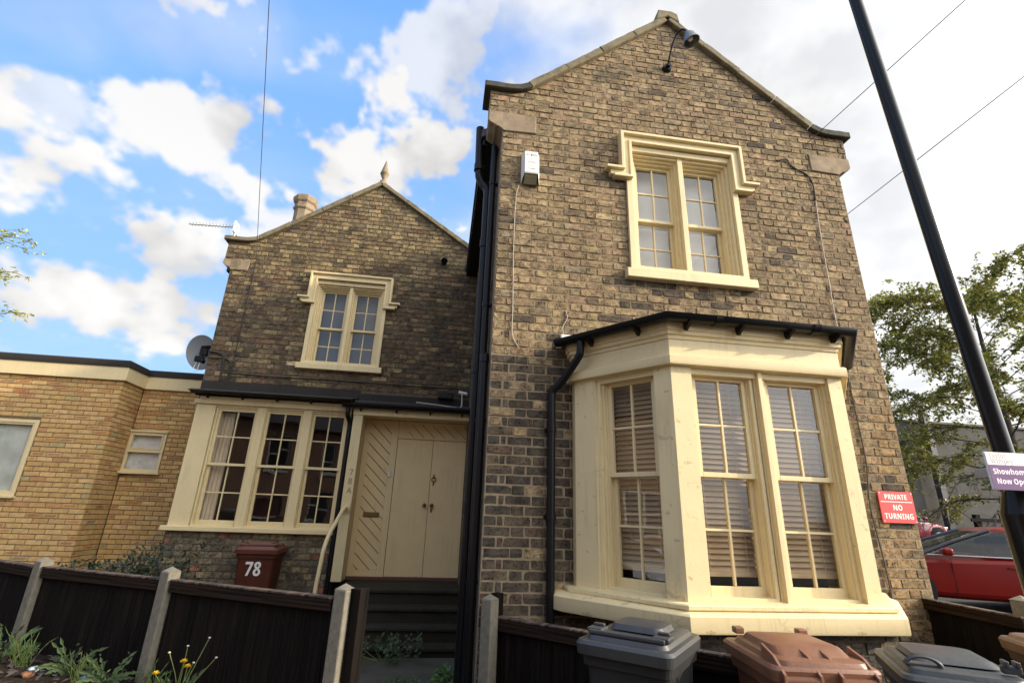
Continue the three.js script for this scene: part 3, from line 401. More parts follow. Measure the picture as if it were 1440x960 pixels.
// ------------------------------------------------------------------ the left house
const house2 = thing('brick_house', 'lower brick house set back on the left, with porch and finial', 'house', [0, 0, 0]);
{
  const X0 = -4.26, gable = [[-4.46, 5.95], [-4.05, 5.95], [-3.93, 5.98], [-3.8, 6.06], [-1.93, 7.43]];
  const right = [[-1.93, 7.43], [0.0, 6.115]], line = [...gable, right[1]];
  const topX = (y) => { for (let i = 1; i < gable.length; i++) if (gable[i][1] >= y) return mix(gable[i - 1][0], gable[i][0], clamp((y - gable[i - 1][1]) / Math.max(1e-6, gable[i][1] - gable[i - 1][1]))); return -1.93; };
  const topR = (y) => (y < 6.1 ? -0.004 : mix(0, -1.93, (y - 6.115) / (7.43 - 6.115)));
  const wx = -2.19, wy = 3.80, k = 0.945;
  const spans = (y) => {
    let s = y < 5.40 ? [[X0, -0.004]] : y < 5.6 ? [[-3.955, -0.004]] : y < 5.95 ? [[X0 - 0.13, -0.004]] : y < 7.36 ? [[topX(y) + 0.01, topR(y) - 0.01]] : [];
    if (y > wy - 0.08 && y < wy + 1.58 * k) s = cut(s, wx - 0.655 * k, wx + 0.655 * k);
    if (y < 3.42) s = cut(s, -4.08, 0.1);
    return s;
  };
  const wall = part(house2, 'wall', prism([[X0, -0.3], [0.0, -0.3], [0.0, 6.115], [-1.93, 7.43], [-3.8, 6.06], [-3.93, 5.98], [-4.05, 5.95], [X0 - 0.13, 5.95], [X0 - 0.13, 5.55], [X0, 5.42]], -0.3, -0.007, [rect(wx - 0.6 * k, wx + 0.6 * k, wy, wy + 1.55 * k).reverse(), rect(-3.9, -1.9, 1.28, 2.98).reverse()]), M.mortarL);
  wall.position.z = ZL;
  layBricks(wall, {
    y0: -0.15, y1: 7.45, course: 0.085, long: 0.235, short: 0.1175, bond: 'garden', spans, wear: 0.0045, proud: 0.008, mat: M.brickOld, seed: 17,
    color: (x, y, r) => {
      if (Math.abs(x + 3.02) < 0.09 && Math.abs(y - 3.84) < 0.045) return [0.5, 0.36, 0.2]; const d = dirt(x + 5, y, 3.3), up = step(4.6, 6.3, y + (x + 2) * -0.12), sootAndShade = clamp(0.55 - 0.5 * up + (d - 0.5) * 1.3), u = r();  // neighbour's cast shadow painted in below a slanting line, plus random soot
      let c;
      if (u < sootAndShade) c = pick(r, [[4, [0.092, 0.070, 0.042]], [3, [0.122, 0.089, 0.05]], [1.8, [0.128, 0.078, 0.045]]]);
      else c = pick(r, [[2 + 3 * up, [0.24, 0.178, 0.088]], [3, [0.19, 0.137, 0.068]], [1.5, [0.18, 0.112, 0.06]], [0.6 + 2 * up, [0.285, 0.212, 0.105]], [2.5, [0.155, 0.112, 0.06]]]);
      const streak = 0.78 + 0.44 * fbm(x * 5, y * 0.7, 9.1, 3, 28); return tint(r, c.map((v) => v * streak), 0.15);
    },
  });
  part(house2, 'side_wall', [box(X0 + 0.001, X0 + 0.24, -0.3, 5.6, ZL - 7, ZL - 0.301, 0), box(X0, 0, -0.3, 5.6, ZL - 7.24, ZL - 7.001, 0)], M.mortarL);
  part(house2, 'back_gable', prism([[X0, 5.6], [0, 5.6], [0, 6.0], [-1.93, 7.2], [X0, 5.7]], ZL - 7.24, ZL - 7.0), M.mortarL);
  part(house2, 'roof', [prism([[X0 - 0.2, 5.5], [-1.93, 7.18], [-1.93, 7.28], [X0 - 0.2, 5.6]], ZL - 7.4, ZL - 0.305), prism([[0.0, 6.0], [-1.93, 7.281], [-1.93, 7.181], [0.0, 5.9]].reverse(), ZL - 7.4, ZL - 0.305)], M.slate);
  copingStones(house2, line.slice(0, 5), 0.08, ZL - 0.33, ZL + 0.06, 0.62, () => false);
  copingStones(house2, line.slice(4), 0.08, ZL - 0.33, ZL + 0.06, 0.62, () => false);
  const pts = [[X0 + 0.01, 5.39], [-3.98, 5.405], [-3.96, 5.595], [X0 - 0.135, 5.595], [X0 - 0.14, 5.51], [X0 - 0.10, 5.475], [X0 - 0.07, 5.455], [X0 - 0.03, 5.44]];
  part(house2, 'kneeler_stone', prism(pts, ZL - 0.32, ZL + 0.012, [], 0.006), M.stone);
  const fin = part(house2, 'finial', [uvBox(new THREE.CylinderGeometry(0.075, 0.1, 0.1, 8).translate(-1.93, 7.56, ZL - 0.1)), uvBox(new THREE.LatheGeometry([[0.04, 7.6], [0.055, 7.62], [0.035, 7.66], [0.085, 7.78], [0.09, 7.80], [0.005, 8.11]].map((p) => new THREE.Vector2(...p)), 8).translate(-1.93, 0, ZL - 0.1))], M.stone);
  // chimney stack: eight-sided shaft with moulded cap
  const ch = [[0.23, 6.2], [0.23, 7.42], [0.27, 7.46], [0.27, 7.5], [0.25, 7.52], [0.25, 7.58], [0.29, 7.62], [0.31, 7.68], [0.31, 7.73], [0.22, 7.79], [0.15, 7.8]];
  part(house2, 'chimney', uvBox(toCreasedNormals(new THREE.LatheGeometry(ch.map(([r, y]) => new THREE.Vector2(r * 0.82, y)), 8, Math.PI / 8).translate(-3.66, -0.02, ZL - 1.2), 0.4)), M.stone);
  room(house2, -3.9, -0.4, 3.5, 5.5, ZL - 3.2, ZL - 0.31); room(house2, -4.0, -1.75, 0.4, 3.1, ZL - 3.2, ZL - 0.31);
  upperWindow(house2, wx, wy, ZL, k, S(0.16, 0.16, 0.17));

  // ground floor window of three lights in a shallow projection
  const ZB = -3.472, t = place(0, 0, ZB), lights = [[-3.80, -3.205], [-3.10, -2.53], [-2.425, -1.885]];
  const bay = part(house2, 'projecting_window', [box(-4.09, -1.84, 2.96, 3.05, ZB - 0.12, ZB), box(-4.09, -3.815, 1.25, 2.965, ZB - 0.12, ZB + 0.001), box(-4.088, -4.0, 1.25, 3.05, ZL, ZB - 0.1), box(-1.87, -1.84, 1.25, 2.965, ZB - 0.12, ZB)], M.cream);
  part(bay, 'head_moulding', box(-4.12, -1.83, 2.985, 3.05, ZB - 0.01, ZB + 0.045), M.cream); part(bay, 'fascia_board', box(-4.06, -1.84, 3.05, 3.17, ZB - 0.1, ZB + 0.015), M.cream);
  part(bay, 'sill', prism(rect(-4.15, -1.83, 1.2, 1.265), ZB - 0.12, ZB + 0.07, [], 0.008), M.cream);
  for (const [a, b] of [[-3.215, -3.09], [-2.54, -2.415]]) part(bay, 'mullion', box(a, b, 1.26, 2.965, ZB - 0.12, ZB - 0.001), M.cream);
  for (const [a, b] of lights) { part(bay, 'window_frame', [ring(a - 0.01, b + 0.01, 1.255, 2.965, 0.03, -0.13, -0.03)].map((g) => put(g, t)), M.cream); sashes(bay, t, a + 0.015, b - 0.015, 1.275, 2.945, 2.12, -0.055); }
  for (const [x0, x1, l] of [[-3.80, -3.5, 'a'], [-3.1, -2.98, 'b']].slice(0, 1)) { const gs = []; for (let x = x0; x < x1 - 0.08; x += 0.055) gs.push(rod([x, 1.3, ZB - 0.24 + 0.02 * Math.sin(x * 90)], [x + 0.01, 2.9, ZB - 0.24], 0.032, 8)); part(bay, 'curtain', gs, M.curtain); }
  const bw = part(bay, 'base_wall', prism(rect(-4.09, -1.80, -0.3, 1.2), -0.36, -0.007), M.mortarL); bw.position.z = ZB - 0.01;
  layBricks(bw, { y0: -0.16, y1: 1.2, course: 0.085, long: 0.235, short: 0.1175, bond: 'garden', spans: () => [[-4.09, -1.8]], wear: 0.004, proud: 0.008, mat: M.brickOld, seed: 23, most: 200, color: (x, y, r) => tint(r, pick(r, [[4, [0.165, 0.135, 0.085]], [3, [0.12, 0.095, 0.065]], [2.4, [0.22, 0.17, 0.098]], [0.7, [0.28, 0.12, 0.075]], [0.9, [0.28, 0.21, 0.105]]]), 0.2) });
  // lead and felt lean-to roof, its upstand, gutter and brackets
  part(house2, 'lean_to_roof', [prism([[3.17, 3.13], [3.30, 3.17], [3.822, 3.29], [3.822, 3.2], [3.3, 3.12]].map(([z, y]) => [-z, y]), 1.82, 4.13).rotateY(-Math.PI / 2), box(-4.255, -1.8, 3.26, 3.415, ZL - 0.005, ZL + 0.02)], M.felt);
  const g1 = part(house2, 'gutter', [sweep(gutterProfile(0.0, 3.175, 0.058), [[-4.16, -3.37], [-1.78, -3.37]], 0.9), box(-4.14, -1.82, 3.1, 3.18, ZB + 0.016, ZB + 0.03)], M.black, 'black gutter over the three-light window');
  const g2 = part(house2, 'gutter', [sweep(gutterProfile(0.0, 3.09, 0.058), [[-1.95, -3.30], [-0.005, -3.30]], 0.9)], M.black, 'black gutter over the porch');
  for (const x of [-3.95, -3.45, -2.95, -2.45]) part(g1, 'bracket', put(prism([[-0.05, 3.13], [-0.03, 3.07], [-0.015, 3.07], [0.08, 3.12]], -0.012, 0.012), new THREE.Matrix4().makeRotationY(-Math.PI / 2).setPosition(x, 0, -3.42)), M.black);
  for (const x of [-1.68, -1.14, -0.62, -0.12]) part(g2, 'bracket', put(prism([[-0.05, 3.05], [-0.03, 2.99], [-0.015, 2.99], [0.08, 3.04]], -0.012, 0.012), new THREE.Matrix4().makeRotationY(-Math.PI / 2).setPosition(x, 0, -3.36)), M.black);
  part(house2, 'porch_roof', [box(-1.8, -0.002, 3.045, 3.13, ZL, -3.34), box(-1.799, -0.002, 3.13, 3.36, ZL - 0.004, ZL + 0.05), prism([[-3.34, 3.13], [-3.77, 3.13], [-3.77, 3.25]].map(([z, y]) => [z, y]).reverse(), 0.002, 1.8).rotateY(-Math.PI / 2)], M.felt);
  part(house2, 'downpipe', [tube([[-1.86, 3.04, -3.32], [-1.86, 2.92, -3.33], [-1.83, 2.82, -3.42], [-1.825, 2.7, -3.43], [-1.825, 2.5, -3.43]], 0.036, 30, 12), rod([-1.825, 2.52, -3.43], [-1.825, -0.2, -3.43], 0.034, 14)], M.black, 'black downpipe beside the porch post');
  // porch: post, head beam, boarded side and top panels, paired flush doors, steps
  part(house2, 'porch_post', [box(-1.785, -1.64, 0.6, 2.96, -3.80, -3.40, 0.006)], M.cream);
  part(house2, 'porch_beam', [box(-1.79, -0.002, 2.94, 3.045, -3.52, -3.385, 0.006)], M.cream);
  part(house2, 'porch_ceiling', [box(-1.64, -0.002, 2.955, 2.975, ZL, -3.52, 0)], M.creamDoor);
  const ZD = ZL + 0.0;
  const boardsIn = (parent, x0, x1, y0, y1) => { // boards laid at a slant, clipped to the panel, with a groove between each
    const w = 0.118, sl = -0.95, n = Math.hypot(1, sl), r = lcg(321);
    const clip = (poly, f) => { const out = []; poly.forEach((p, i) => { const q = poly[(i + 1) % poly.length], a = f(p), b = f(q); if (a >= 0) out.push(p); if (a * b < 0) { const s = a / (a - b); out.push([mix(p[0], q[0], s), mix(p[1], q[1], s)]); } }); return out; };
    for (let c = -4; c < 6; c += w * n / 1.0) {
      let poly = rect(x0, x1, y0, y1); const g = 0.0042 * n, v = ([x, y]) => y - sl * (x - x0) - y0 - c;
      poly = clip(poly, (p) => v(p) - g); if (poly.length > 2) poly = clip(poly, (p) => c + 0 + w * n - g - (v(p) + c));
      if (poly.length < 3) continue; let A = 0; poly.forEach((p, i) => { const q = poly[(i + 1) % poly.length]; A += p[0] * q[1] - p[1] * q[0]; }); if (A < 0.002) continue;
      part(parent, 'board', prism(poly, ZD - 0.012, ZD + 0.0135 + r() * 0.001, [], 0.003), M.creamDoor);
    }
  };
  const side = part(house2, 'boarded_panel', [box(-1.66, -1.115, 0.62, 2.95, ZD - 0.06, ZD - 0.014, 0), box(-1.665, -1.565, 0.62, 2.95, ZD - 0.013, ZD + 0.012, 0.002), box(-1.215, -1.115, 0.62, 2.95, ZD - 0.013, ZD + 0.012, 0.002), box(-1.565, -1.215, 0.62, 0.72, ZD - 0.013, ZD + 0.012, 0.002), box(-1.565, -1.215, 2.88, 2.95, ZD - 0.013, ZD + 0.012, 0.002)], M.creamDoor); boardsIn(side, -1.565, -1.215, 0.72, 2.88);
  const topP = part(house2, 'boarded_panel', [box(-1.11, -0.002, 2.672, 2.95, ZD - 0.06, ZD - 0.014, 0), box(-1.11, -0.94, 2.672, 2.95, ZD - 0.013, ZD + 0.012, 0.002), box(-0.94, -0.002, 2.672, 2.705, ZD - 0.013, ZD + 0.012, 0.002), box(-0.94, -0.002, 2.91, 2.95, ZD - 0.013, ZD + 0.012, 0.002)], M.creamDoor); boardsIn(topP, -0.94, -0.002, 2.705, 2.91);
  part(side, 'letter_plate', [box(-1.51, -1.27, 1.455, 1.53, ZD + 0.01, ZD + 0.022)], M.brass); part(side, 'flap', box(-1.48, -1.30, 1.472, 1.513, ZD + 0.021, ZD + 0.028), M.brass);
  part(side, 'door_bell', [box(-1.205, -1.165, 2.06, 2.15, ZD + 0.01, ZD + 0.035, 0.008)], M.white);
  const d1 = part(house2, 'door', box(-1.108, -0.5425, 0.635, 2.664, ZD - 0.045, ZD + 0.004, 0.004), M.creamDoor, 'left flush door leaf'), d2 = part(house2, 'door', box(-0.5365, -0.004, 0.635, 2.664, ZD - 0.045, ZD + 0.006, 0.004), M.creamDoor, 'right flush door leaf with knocker');
  const knob = (p, x, y, r) => part(p, 'door_knob', [new THREE.SphereGeometry(r, 16, 12).translate(x, y, ZD + 0.05), rod([x, y, ZD], [x, y, ZD + 0.05], r * 0.5)].map(uvBox), M.brass);
  knob(d1, -0.60, 1.66, 0.03); knob(d2, -0.487, 1.66, 0.03); part(d2, 'key_plate', box(-0.5, -0.474, 1.56, 1.615, ZD + 0.005, ZD + 0.012), M.brass);
  part(d2, 'door_knocker', [new THREE.TorusGeometry(0.032, 0.007, 8, 20).translate(-0.487, 2.05, ZD + 0.022), rod([-0.487, 2.07, ZD + 0.015], [-0.487, 2.13, ZD + 0.012], 0.01), rod([-0.487, 2.02, ZD + 0.015], [-0.487, 1.96, ZD + 0.012], 0.009), new THREE.SphereGeometry(0.017, 12, 8).translate(-0.487, 2.09, ZD + 0.02)].map(uvBox), M.brass);
  part(house2, 'door_sill', [box(-1.66, -0.002, 0.59, 0.634, ZL - 0.05, ZL + 0.09)], S(0.12, 0.05, 0.035));
  const st = [[0.588, -2.86, -1.56], [0.418, -2.60, -1.42], [0.248, -2.36, -1.42], [0.09, -2.12, -1.42]];
  st.forEach(([y, z, x], i) => { part(house2, 'step', [prism([[x, -0.3], [-0.001, -0.3], [-0.001, y - 0.045], [x, y - 0.045]], i ? ZL + 0.2 : ZL - 0.05, z - 0.03), prism(rect(x - 0.02, -0.001, y - 0.045, y), ZL + (i ? 0.2 : -0.05), z, [], 0.01)], M.step); });
  // handrail
  const hr = thing('handrail', 'cream tubular handrail curving down beside the porch steps', 'handrail', [0, 0, 0]);
  part(hr, 'rail', tube([[-1.70, 1.57, -3.39], [-1.705, 1.575, -3.30], [-1.72, 1.53, -3.2], [-1.76, 1.36, -3.02], [-1.79, 1.24, -2.9], [-1.815, 1.08, -2.82], [-1.825, 0.9, -2.79], [-1.84, 0.55, -2.77], [-1.85, 0.0, -2.77]], 0.027, 60, 14), M.cream);
  part(hr, 'wall_plate', [box(-1.775, -1.645, 1.50, 1.64, -3.402, -3.385, 0.004), rod([-1.70, 1.57, -3.395], [-1.70, 1.57, -3.36], 0.045, 16)], M.cream);
  const font = await new FontLoader().loadAsync('fonts/droid/droid_sans_regular.typeface.json');
  let yy = 2.04; for (const c of ['7', '8', 'A']) { const g = new TextGeometry(c, { font, size: 0.085, depth: 0.004, curveSegments: 6 }); g.translate(-1.735, yy, -3.40); yy -= 0.13; part(house2, 'numeral', uvBox(g), S(0.22, 0.17, 0.09)); }
}
// ------------------------------------------------------------------ the flat-roofed extension on the left
{
  const b = thing('flat_roofed_building', 'low flat-roofed building of yellow brick with cream fascia on the left', 'building');
  const YX = -5.735, col = (x, y, r) => { const u = r(); let c = pick(r, [[5, [0.60, 0.385, 0.155]], [4, [0.56, 0.35, 0.13]], [3, [0.63, 0.42, 0.18]], [1.6, [0.58, 0.35, 0.135]], [0.35, [0.50, 0.26, 0.11]], [0.4, [0.46, 0.36, 0.165]]]); c = tint(r, c, 0.07); if (u < 0.13) c[3] = [0.78, 0.5, 0.42]; else if (u < 0.19) c[3] = [0.6, 0.42, 0.5]; return c; };
  const common = { course: 0.075, long: 0.225, short: 0.1125, bond: 'stretcher', wear: 0.0012, proud: 0.0025, joint: 0.009, mat: M.brickNew, color: col, depth: 0.01 };
  const front = part(b, 'wall', prism(rect(-10.5, YX - 0.02, -0.3, 3.56), -0.25, -0.006, [rect(-7.5, -6.77, 1.56, 2.73).reverse()]), M.mortarY); front.position.z = -4.4;
  layBricks(front, { ...common, y0: -0.075, y1: 3.55, seed: 31, most: 300, spans: (y) => (y > 1.54 && y < 2.74 ? [[-10.5, -7.5], [-6.765, YX]] : [[-10.5, YX]]) });
  const ret = part(b, 'wall', prism(rect(-0.575, 0.0, -0.3, 3.56), -0.25, -0.006), M.mortarY); ret.position.set(YX, 0, -4.4); ret.rotation.y = Math.PI / 2; ret.position.z = -4.4; // runs back from the corner
  ret.geometry.translate(0.6, 0, 0);
  layBricks(ret, { ...common, y0: -0.075, y1: 3.55, seed: 37, most: 150, spans: () => [[0.0, 0.596]] });
  const rec = part(b, 'wall', prism(rect(YX, -4.262, -0.3, 3.56), -0.25, -0.006, [rect(-5.71, -5.15, 2.03, 2.71).reverse()]), M.mortarY); rec.position.z = -5.0;
  layBricks(rec, { ...common, y0: -0.075, y1: 3.55, seed: 41, most: 300, spans: (y) => (y > 2.0 && y < 2.73 ? [[YX + 0.004, -5.75], [-5.145, -4.262]].filter(([p, q]) => q - p > 0.03) : [[YX + 0.004, -4.262]]) });
  const plan = [[-10.5, -4.4], [YX, -4.4], [YX, -5.0], [-4.262, -5.0]];
  part(b, 'fascia_board', sweep([[-0.1, 3.45], [0.05, 3.45], [0.053, 3.455], [0.053, 3.69], [-0.1, 3.69]], plan, 0.2), M.cream);
  part(b, 'roof_edge', sweep([[-0.2, 3.68], [0.07, 3.675], [0.075, 3.69], [0.07, 3.775], [0.03, 3.80], [-0.2, 3.80]], plan, 0.4), M.felt);
  const rs = new THREE.Shape([[-10.5, 4.5], [YX - 0.1, 4.5], [YX - 0.1, 5.1], [-4.262, 5.1], [-4.262, 11], [-10.5, 11]].map((p) => new THREE.Vector2(...p)));
  const rg = new THREE.ExtrudeGeometry(rs, { depth: 0.1, bevelEnabled: false }); rg.rotateX(-Math.PI / 2); rg.translate(0, 3.66, 0); part(b, 'flat_roof', uvBox(rg), M.felt);
  part(b, 'back_wall', [box(-10.5, -4.3, -0.3, 3.65, -11, -10.8, 0), box(-10.7, -10.501, -0.3, 3.65, -11, -4.66, 0)], M.mortarY);
  room(b, -8.4, YX - 0.35, 0.3, 3.4, -7.5, -4.66, S(0.35, 0.36, 0.33)); room(b, YX + 0.02, -4.5, 0.3, 3.4, -7.4, -5.26, S(0.3, 0.29, 0.28));
  const w1 = part(b, 'window', [ring(-7.5, -6.77, 1.575, 2.73, 0.05, -4.45, -4.385), box(-7.52, -6.74, 1.545, 1.575, -4.46, -4.34)], M.cream); part(w1, 'window_frame', ring(-7.45, -6.82, 1.625, 2.68, 0.03, -4.44, -4.40), M.cream); part(w1, 'pane', put(new THREE.PlaneGeometry(0.57, 0.995), place(-7.135, 2.152, -4.425)), M.glass); part(w1, 'net_curtain', box(-7.46, -6.80, 1.6, 2.70, -4.475, -4.465, 0), S(0.62, 0.64, 0.57, { map: rep(T.grime, 1.2) }));
  const w2 = part(b, 'window', [ring(-5.75, -5.15, 2.035, 2.71, 0.045, -5.05, -4.985), box(-5.75, -5.15, 2.36, 2.415, -5.045, -4.98)], M.cream); part(w2, 'sill', box(-5.735, -5.10, 2.0, 2.04, -5.05, -4.92), M.cream); part(w2, 'hood_board', box(-5.735, -5.13, 2.70, 2.735, -5.05, -4.955), M.cream);
  part(w2, 'window_frame', ring(-5.705, -5.195, 2.41, 2.67, 0.022, -5.04, -4.972), M.cream); part(w2, 'pane', put(new THREE.PlaneGeometry(0.5, 0.29), place(-5.45, 2.218, -5.02)), M.glass); part(w2, 'pane', put(new THREE.PlaneGeometry(0.47, 0.22), place(-5.45, 2.54, -5.01)), M.glass); part(w2, 'net_curtain', box(-5.73, -5.17, 2.05, 2.7, -5.075, -5.065, 0), S(0.8, 0.76, 0.74, { map: rep(T.grime, 2) }));
}

// ------------------------------------------------------------------ fittings on the houses
function canvasTex(w, h, draw) { const c = document.createElement('canvas'); c.width = w; c.height = h; const x = c.getContext('2d'); draw(x, w, h); const t = new THREE.CanvasTexture(c); t.colorSpace = THREE.SRGBColorSpace; t.magFilter = THREE.LinearFilter; return t; }
function printed(name, parent, w, h, t, rough = 0.5) { const m = part(parent, name, new THREE.PlaneGeometry(w, h), new THREE.MeshStandardMaterial({ map: t, roughness: rough })); return m; }
{
  // alarm box
  const a = thing('alarm_box', 'white burglar alarm box high on the taller house wall', 'alarm box', [0.323, 4.93, 0.004]);
  const sidePr = [[0, 0], [0, 0.41], [0.06, 0.41], [0.092, 0.385], [0.098, 0.105], [0.03, 0.0]];
  part(a, 'casing', [put(prism([[0, 0.1], [0, 0.41], [0.06, 0.41], [0.09, 0.385], [0.094, 0.1]], -0.075, 0.075, [], 0.006), new THREE.Matrix4().makeRotationY(-Math.PI / 2)), ...[-1, 1].map((s) => { const v = [[0.075, 0.41, 0.06], [0.1, 0.40, 0], [0.1, 0, 0], [0.1, 0, 0.03], [0.075, 0.1, 0.094], [0.075, 0.385, 0.09]].map(([x, y, z]) => new THREE.Vector3(x * s, y, z)); const f = [[0, 5, 4], [0, 4, 1], [1, 4, 3], [1, 3, 2]].flatMap((q) => (s > 0 ? q : [q[0], q[2], q[1]])).map((i) => v[i]); const g = new THREE.BufferGeometry().setFromPoints(f); g.computeVertexNormals(); return uvBox(g); })], M.white);
  part(a, 'lens', put(prism([[0.0, 0.005], [0, 0.12], [0.085, 0.12], [0.07, 0.07], [0.025, 0.005]], -0.07, 0.07, [], 0.003), new THREE.Matrix4().makeRotationY(-Math.PI / 2)), S(0.16, 0.14, 0.07));
  const t = canvasTex(256, 480, (x, w, h) => { x.fillStyle = '#eceadb'; x.fillRect(0, 0, w, h); x.fillStyle = '#3a3d44'; x.textAlign = 'center'; x.font = 'bold 58px sans-serif'; x.fillText('AC', 62, 96); x.fillText('RN', 198, 96); x.beginPath(); x.moveTo(128, 50); x.lineTo(152, 76); x.lineTo(128, 108); x.lineTo(104, 76); x.fill(); x.font = 'bold 40px sans-serif'; x.fillStyle = '#77786f'; x.fillText('SEC', 120, 196); x.font = 'bold 42px sans-serif'; x.fillStyle = '#3a3d44'; x.fillText('ALARMS', 130, 262); x.fillStyle = '#77786f'; x.font = '28px sans-serif'; x.fillText('LINCOLN', 128, 348); x.fillStyle = '#4c4e52'; x.font = 'bold 40px sans-serif'; x.fillText('6730088', 128, 414); });
  const f = printed('front_print', a, 0.142, 0.268, t); f.position.set(0, 0.245, 0.0955); f.rotation.x = -0.014;
  // private sign
  const s = thing('sign', 'red sign reading private no turning on the house corner', 'sign', [3.985, 1.752, 0.016]);
  part(s, 'board', box(-0.187, 0.187, -0.145, 0.145, -0.004, 0.004, 0.002), S(0.55, 0.05, 0.05));
  printed('print', s, 0.37, 0.286, canvasTex(740, 572, (x, w, h) => { x.fillStyle = '#d3403f'; x.fillRect(0, 0, w, h); x.fillStyle = '#f6ebe6'; x.textAlign = 'center'; x.font = 'bold 128px sans-serif'; x.save(); x.translate(370, 142); x.scale(0.97, 1); x.fillText('PRIVATE', 0, 0, 690); x.restore(); x.fillRect(30, 182, 680, 14); x.font = 'bold 138px sans-serif'; x.fillText('NO', 370, 342, 230); x.fillText('TURNING', 370, 498, 690); })).position.z = 0.0055;
  for (const [x, y] of [[-0.17, 0.128], [0.17, 0.128], [-0.17, -0.128], [0.17, -0.128]]) part(s, 'screw', rod([x, y, 0.003], [x, y, 0.008], 0.006), M.metal);
  // gable lamp
  const l = thing('wall_lamp', 'swan-neck wall lamp with grey bell shade under the gable peak', 'lamp', [2.035, 6.93, 0]);
  part(l, 'mounting', [rod([0, 0, 0], [0, 0, 0.05], 0.06, 16, 0.05), rod([0, 0, 0.03], [0, 0.0, 0.09], 0.028, 12)], M.black);
  part(l, 'arm', tube([[0, 0, 0.06], [-0.01, 0.05, 0.12], [0.0, 0.17, 0.2], [0.03, 0.27, 0.27], [0.075, 0.31, 0.32], [0.12, 0.28, 0.34]], 0.012, 40, 8), M.black);
  part(l, 'shade', uvBox(toCreasedNormals(new THREE.LatheGeometry([[0.02, 0.0], [0.03, -0.03], [0.05, -0.045], [0.085, -0.09], [0.112, -0.17], [0.122, -0.20], [0.116, -0.20], [0.106, -0.168], [0.08, -0.094], [0.045, -0.055]].map((p) => new THREE.Vector2(...p)), 24).scale(0.8, 0.9, 0.8).rotateZ(0.28).translate(0.125, 0.275, 0.345), 0.6)), P(0.20, 0.21, 0.22, { metalness: 0.6, roughness: 0.4 }));
  part(l, 'bulb', uvBox(new THREE.SphereGeometry(0.035, 12, 10).translate(0.16, 0.15, 0.345)), M.white);
  // cables
  single('cable', [tube([[0.205, 4.92, 0.012], [0.178, 4.75, 0.01], [0.172, 4.18, 0.01], [0.185, 3.5, 0.01], [0.192, 3.2, 0.01], [0.256, 3.07, 0.01]], 0.0045, 60, 6), tube([[0.70, 3.23, 0.012], [0.69, 3.32, 0.01], [0.735, 3.42, 0.012], [0.72, 3.5, 0.01]], 0.004, 20, 6)], S(0.45, 0.40, 0.33), 'thin pale cable running down the wall below the alarm box', 'cable');
  single('cable', [tube([[3.35, 5.72, 0.012], [3.484, 5.757, 0.014], [3.52, 5.69, 0.012], [3.60, 5.63, 0.012], [3.72, 5.57, 0.012], [3.78, 5.45, 0.012], [3.775, 5.2, 0.012]], 0.008, 50, 6)], S(0.05, 0.045, 0.04), 'dark looped cable below the right kneeler stone', 'cable');
  single('cable', [tube([[3.775, 5.22, 0.013], [3.75, 4.8, 0.012], [3.735, 4.1, 0.012], [3.725, 3.76, 0.012], [3.73, 3.2, 0.012]], 0.006, 50, 6)], S(0.5, 0.44, 0.36), 'white cable dropping down the right side of the wall to the bay', 'cable');
  single('cable', [tube([[3.735, 3.1, 0.012], [3.745, 2.6, 0.012], [3.75, 2.16, 0.012], [3.70, 1.75, 0.012], [3.735, 1.2, 0.012], [3.74, 0.3, 0.012]], 0.007, 50, 6)], S(0.06, 0.055, 0.05), 'dark cable running down beside the red sign', 'cable');
  const jb = thing('junction_box', 'small white junction box above the bay gutter end', 'junction box', [0.735, 3.185, 0.0]); part(jb, 'casing', box(-0.07, 0.06, -0.03, 0.045, 0, 0.05, 0.006), M.white); for (const x of [-0.03, 0.01]) part(jb, 'screw', rod([x, 0.01, 0.048], [x, 0.01, 0.054], 0.008), S(0.2, 0.2, 0.2)); part(jb, 'bracket', box(-0.11, -0.06, -0.09, -0.05, 0.0, 0.03), M.white);
  const fl = thing('floodlight', 'small black floodlight on the wall above the porch roof', 'light', [-0.34, 3.40, ZL]); part(fl, 'casing', box(-0.19, 0.06, -0.06, 0.05, 0.03, 0.16, 0.012), M.black); part(fl, 'bracket', box(-0.03, 0.03, -0.03, 0.03, 0.0, 0.06), M.black);
  const op = thing('overflow_pipe', 'thin white overflow pipe lying along the porch roof', 'pipe', [0, 0, 0]); part(op, 'pipe', [tube([[-0.86, 3.20, -3.44], [-0.5, 3.18, -3.46], [-0.22, 3.16, -3.48], [-0.15, 3.17, -3.5], [-0.13, 3.22, -3.54]], 0.011, 40, 8), rod([-0.13, 3.2, -3.53], [-0.13, 3.46, -3.7], 0.011)], S(0.45, 0.42, 0.36)); part(op, 'pipe_end', rod([-0.19, 3.47, -3.72], [-0.05, 3.45, -3.72], 0.03, 12), M.white);
  const vent = thing('wall_vent', 'small dark wall vent high on the set-back gable', 'vent', [-0.62, 5.93, ZL]); part(vent, 'cowl', [rod([0, 0, 0], [0, 0, 0.1], 0.05, 14), rod([0, 0, 0.1], [0, -0.03, 0.12], 0.06, 14)], M.black);
  // satellite dish on the left corner
  const d = thing('satellite_dish', 'grey satellite dish on the left corner of the set-back house', 'satellite dish', [-4.44, 3.93, -4.02]);
  const dg = new THREE.LatheGeometry(Array.from({ length: 9 }, (_, i) => new THREE.Vector2(0.26 * i / 8, 0.06 * (i / 8) ** 2)), 32); const dg2 = dg.clone().scale(1, 1, 1.12); dg2.rotateX(Math.PI / 2 + 0.25); dg2.rotateZ(0.1); dg2.rotateY(Math.PI - 0.2); part(d, 'dish', uvBox(dg2.rotateY(Math.PI)), P(0.23, 0.25, 0.27, { roughness: 0.5 }));
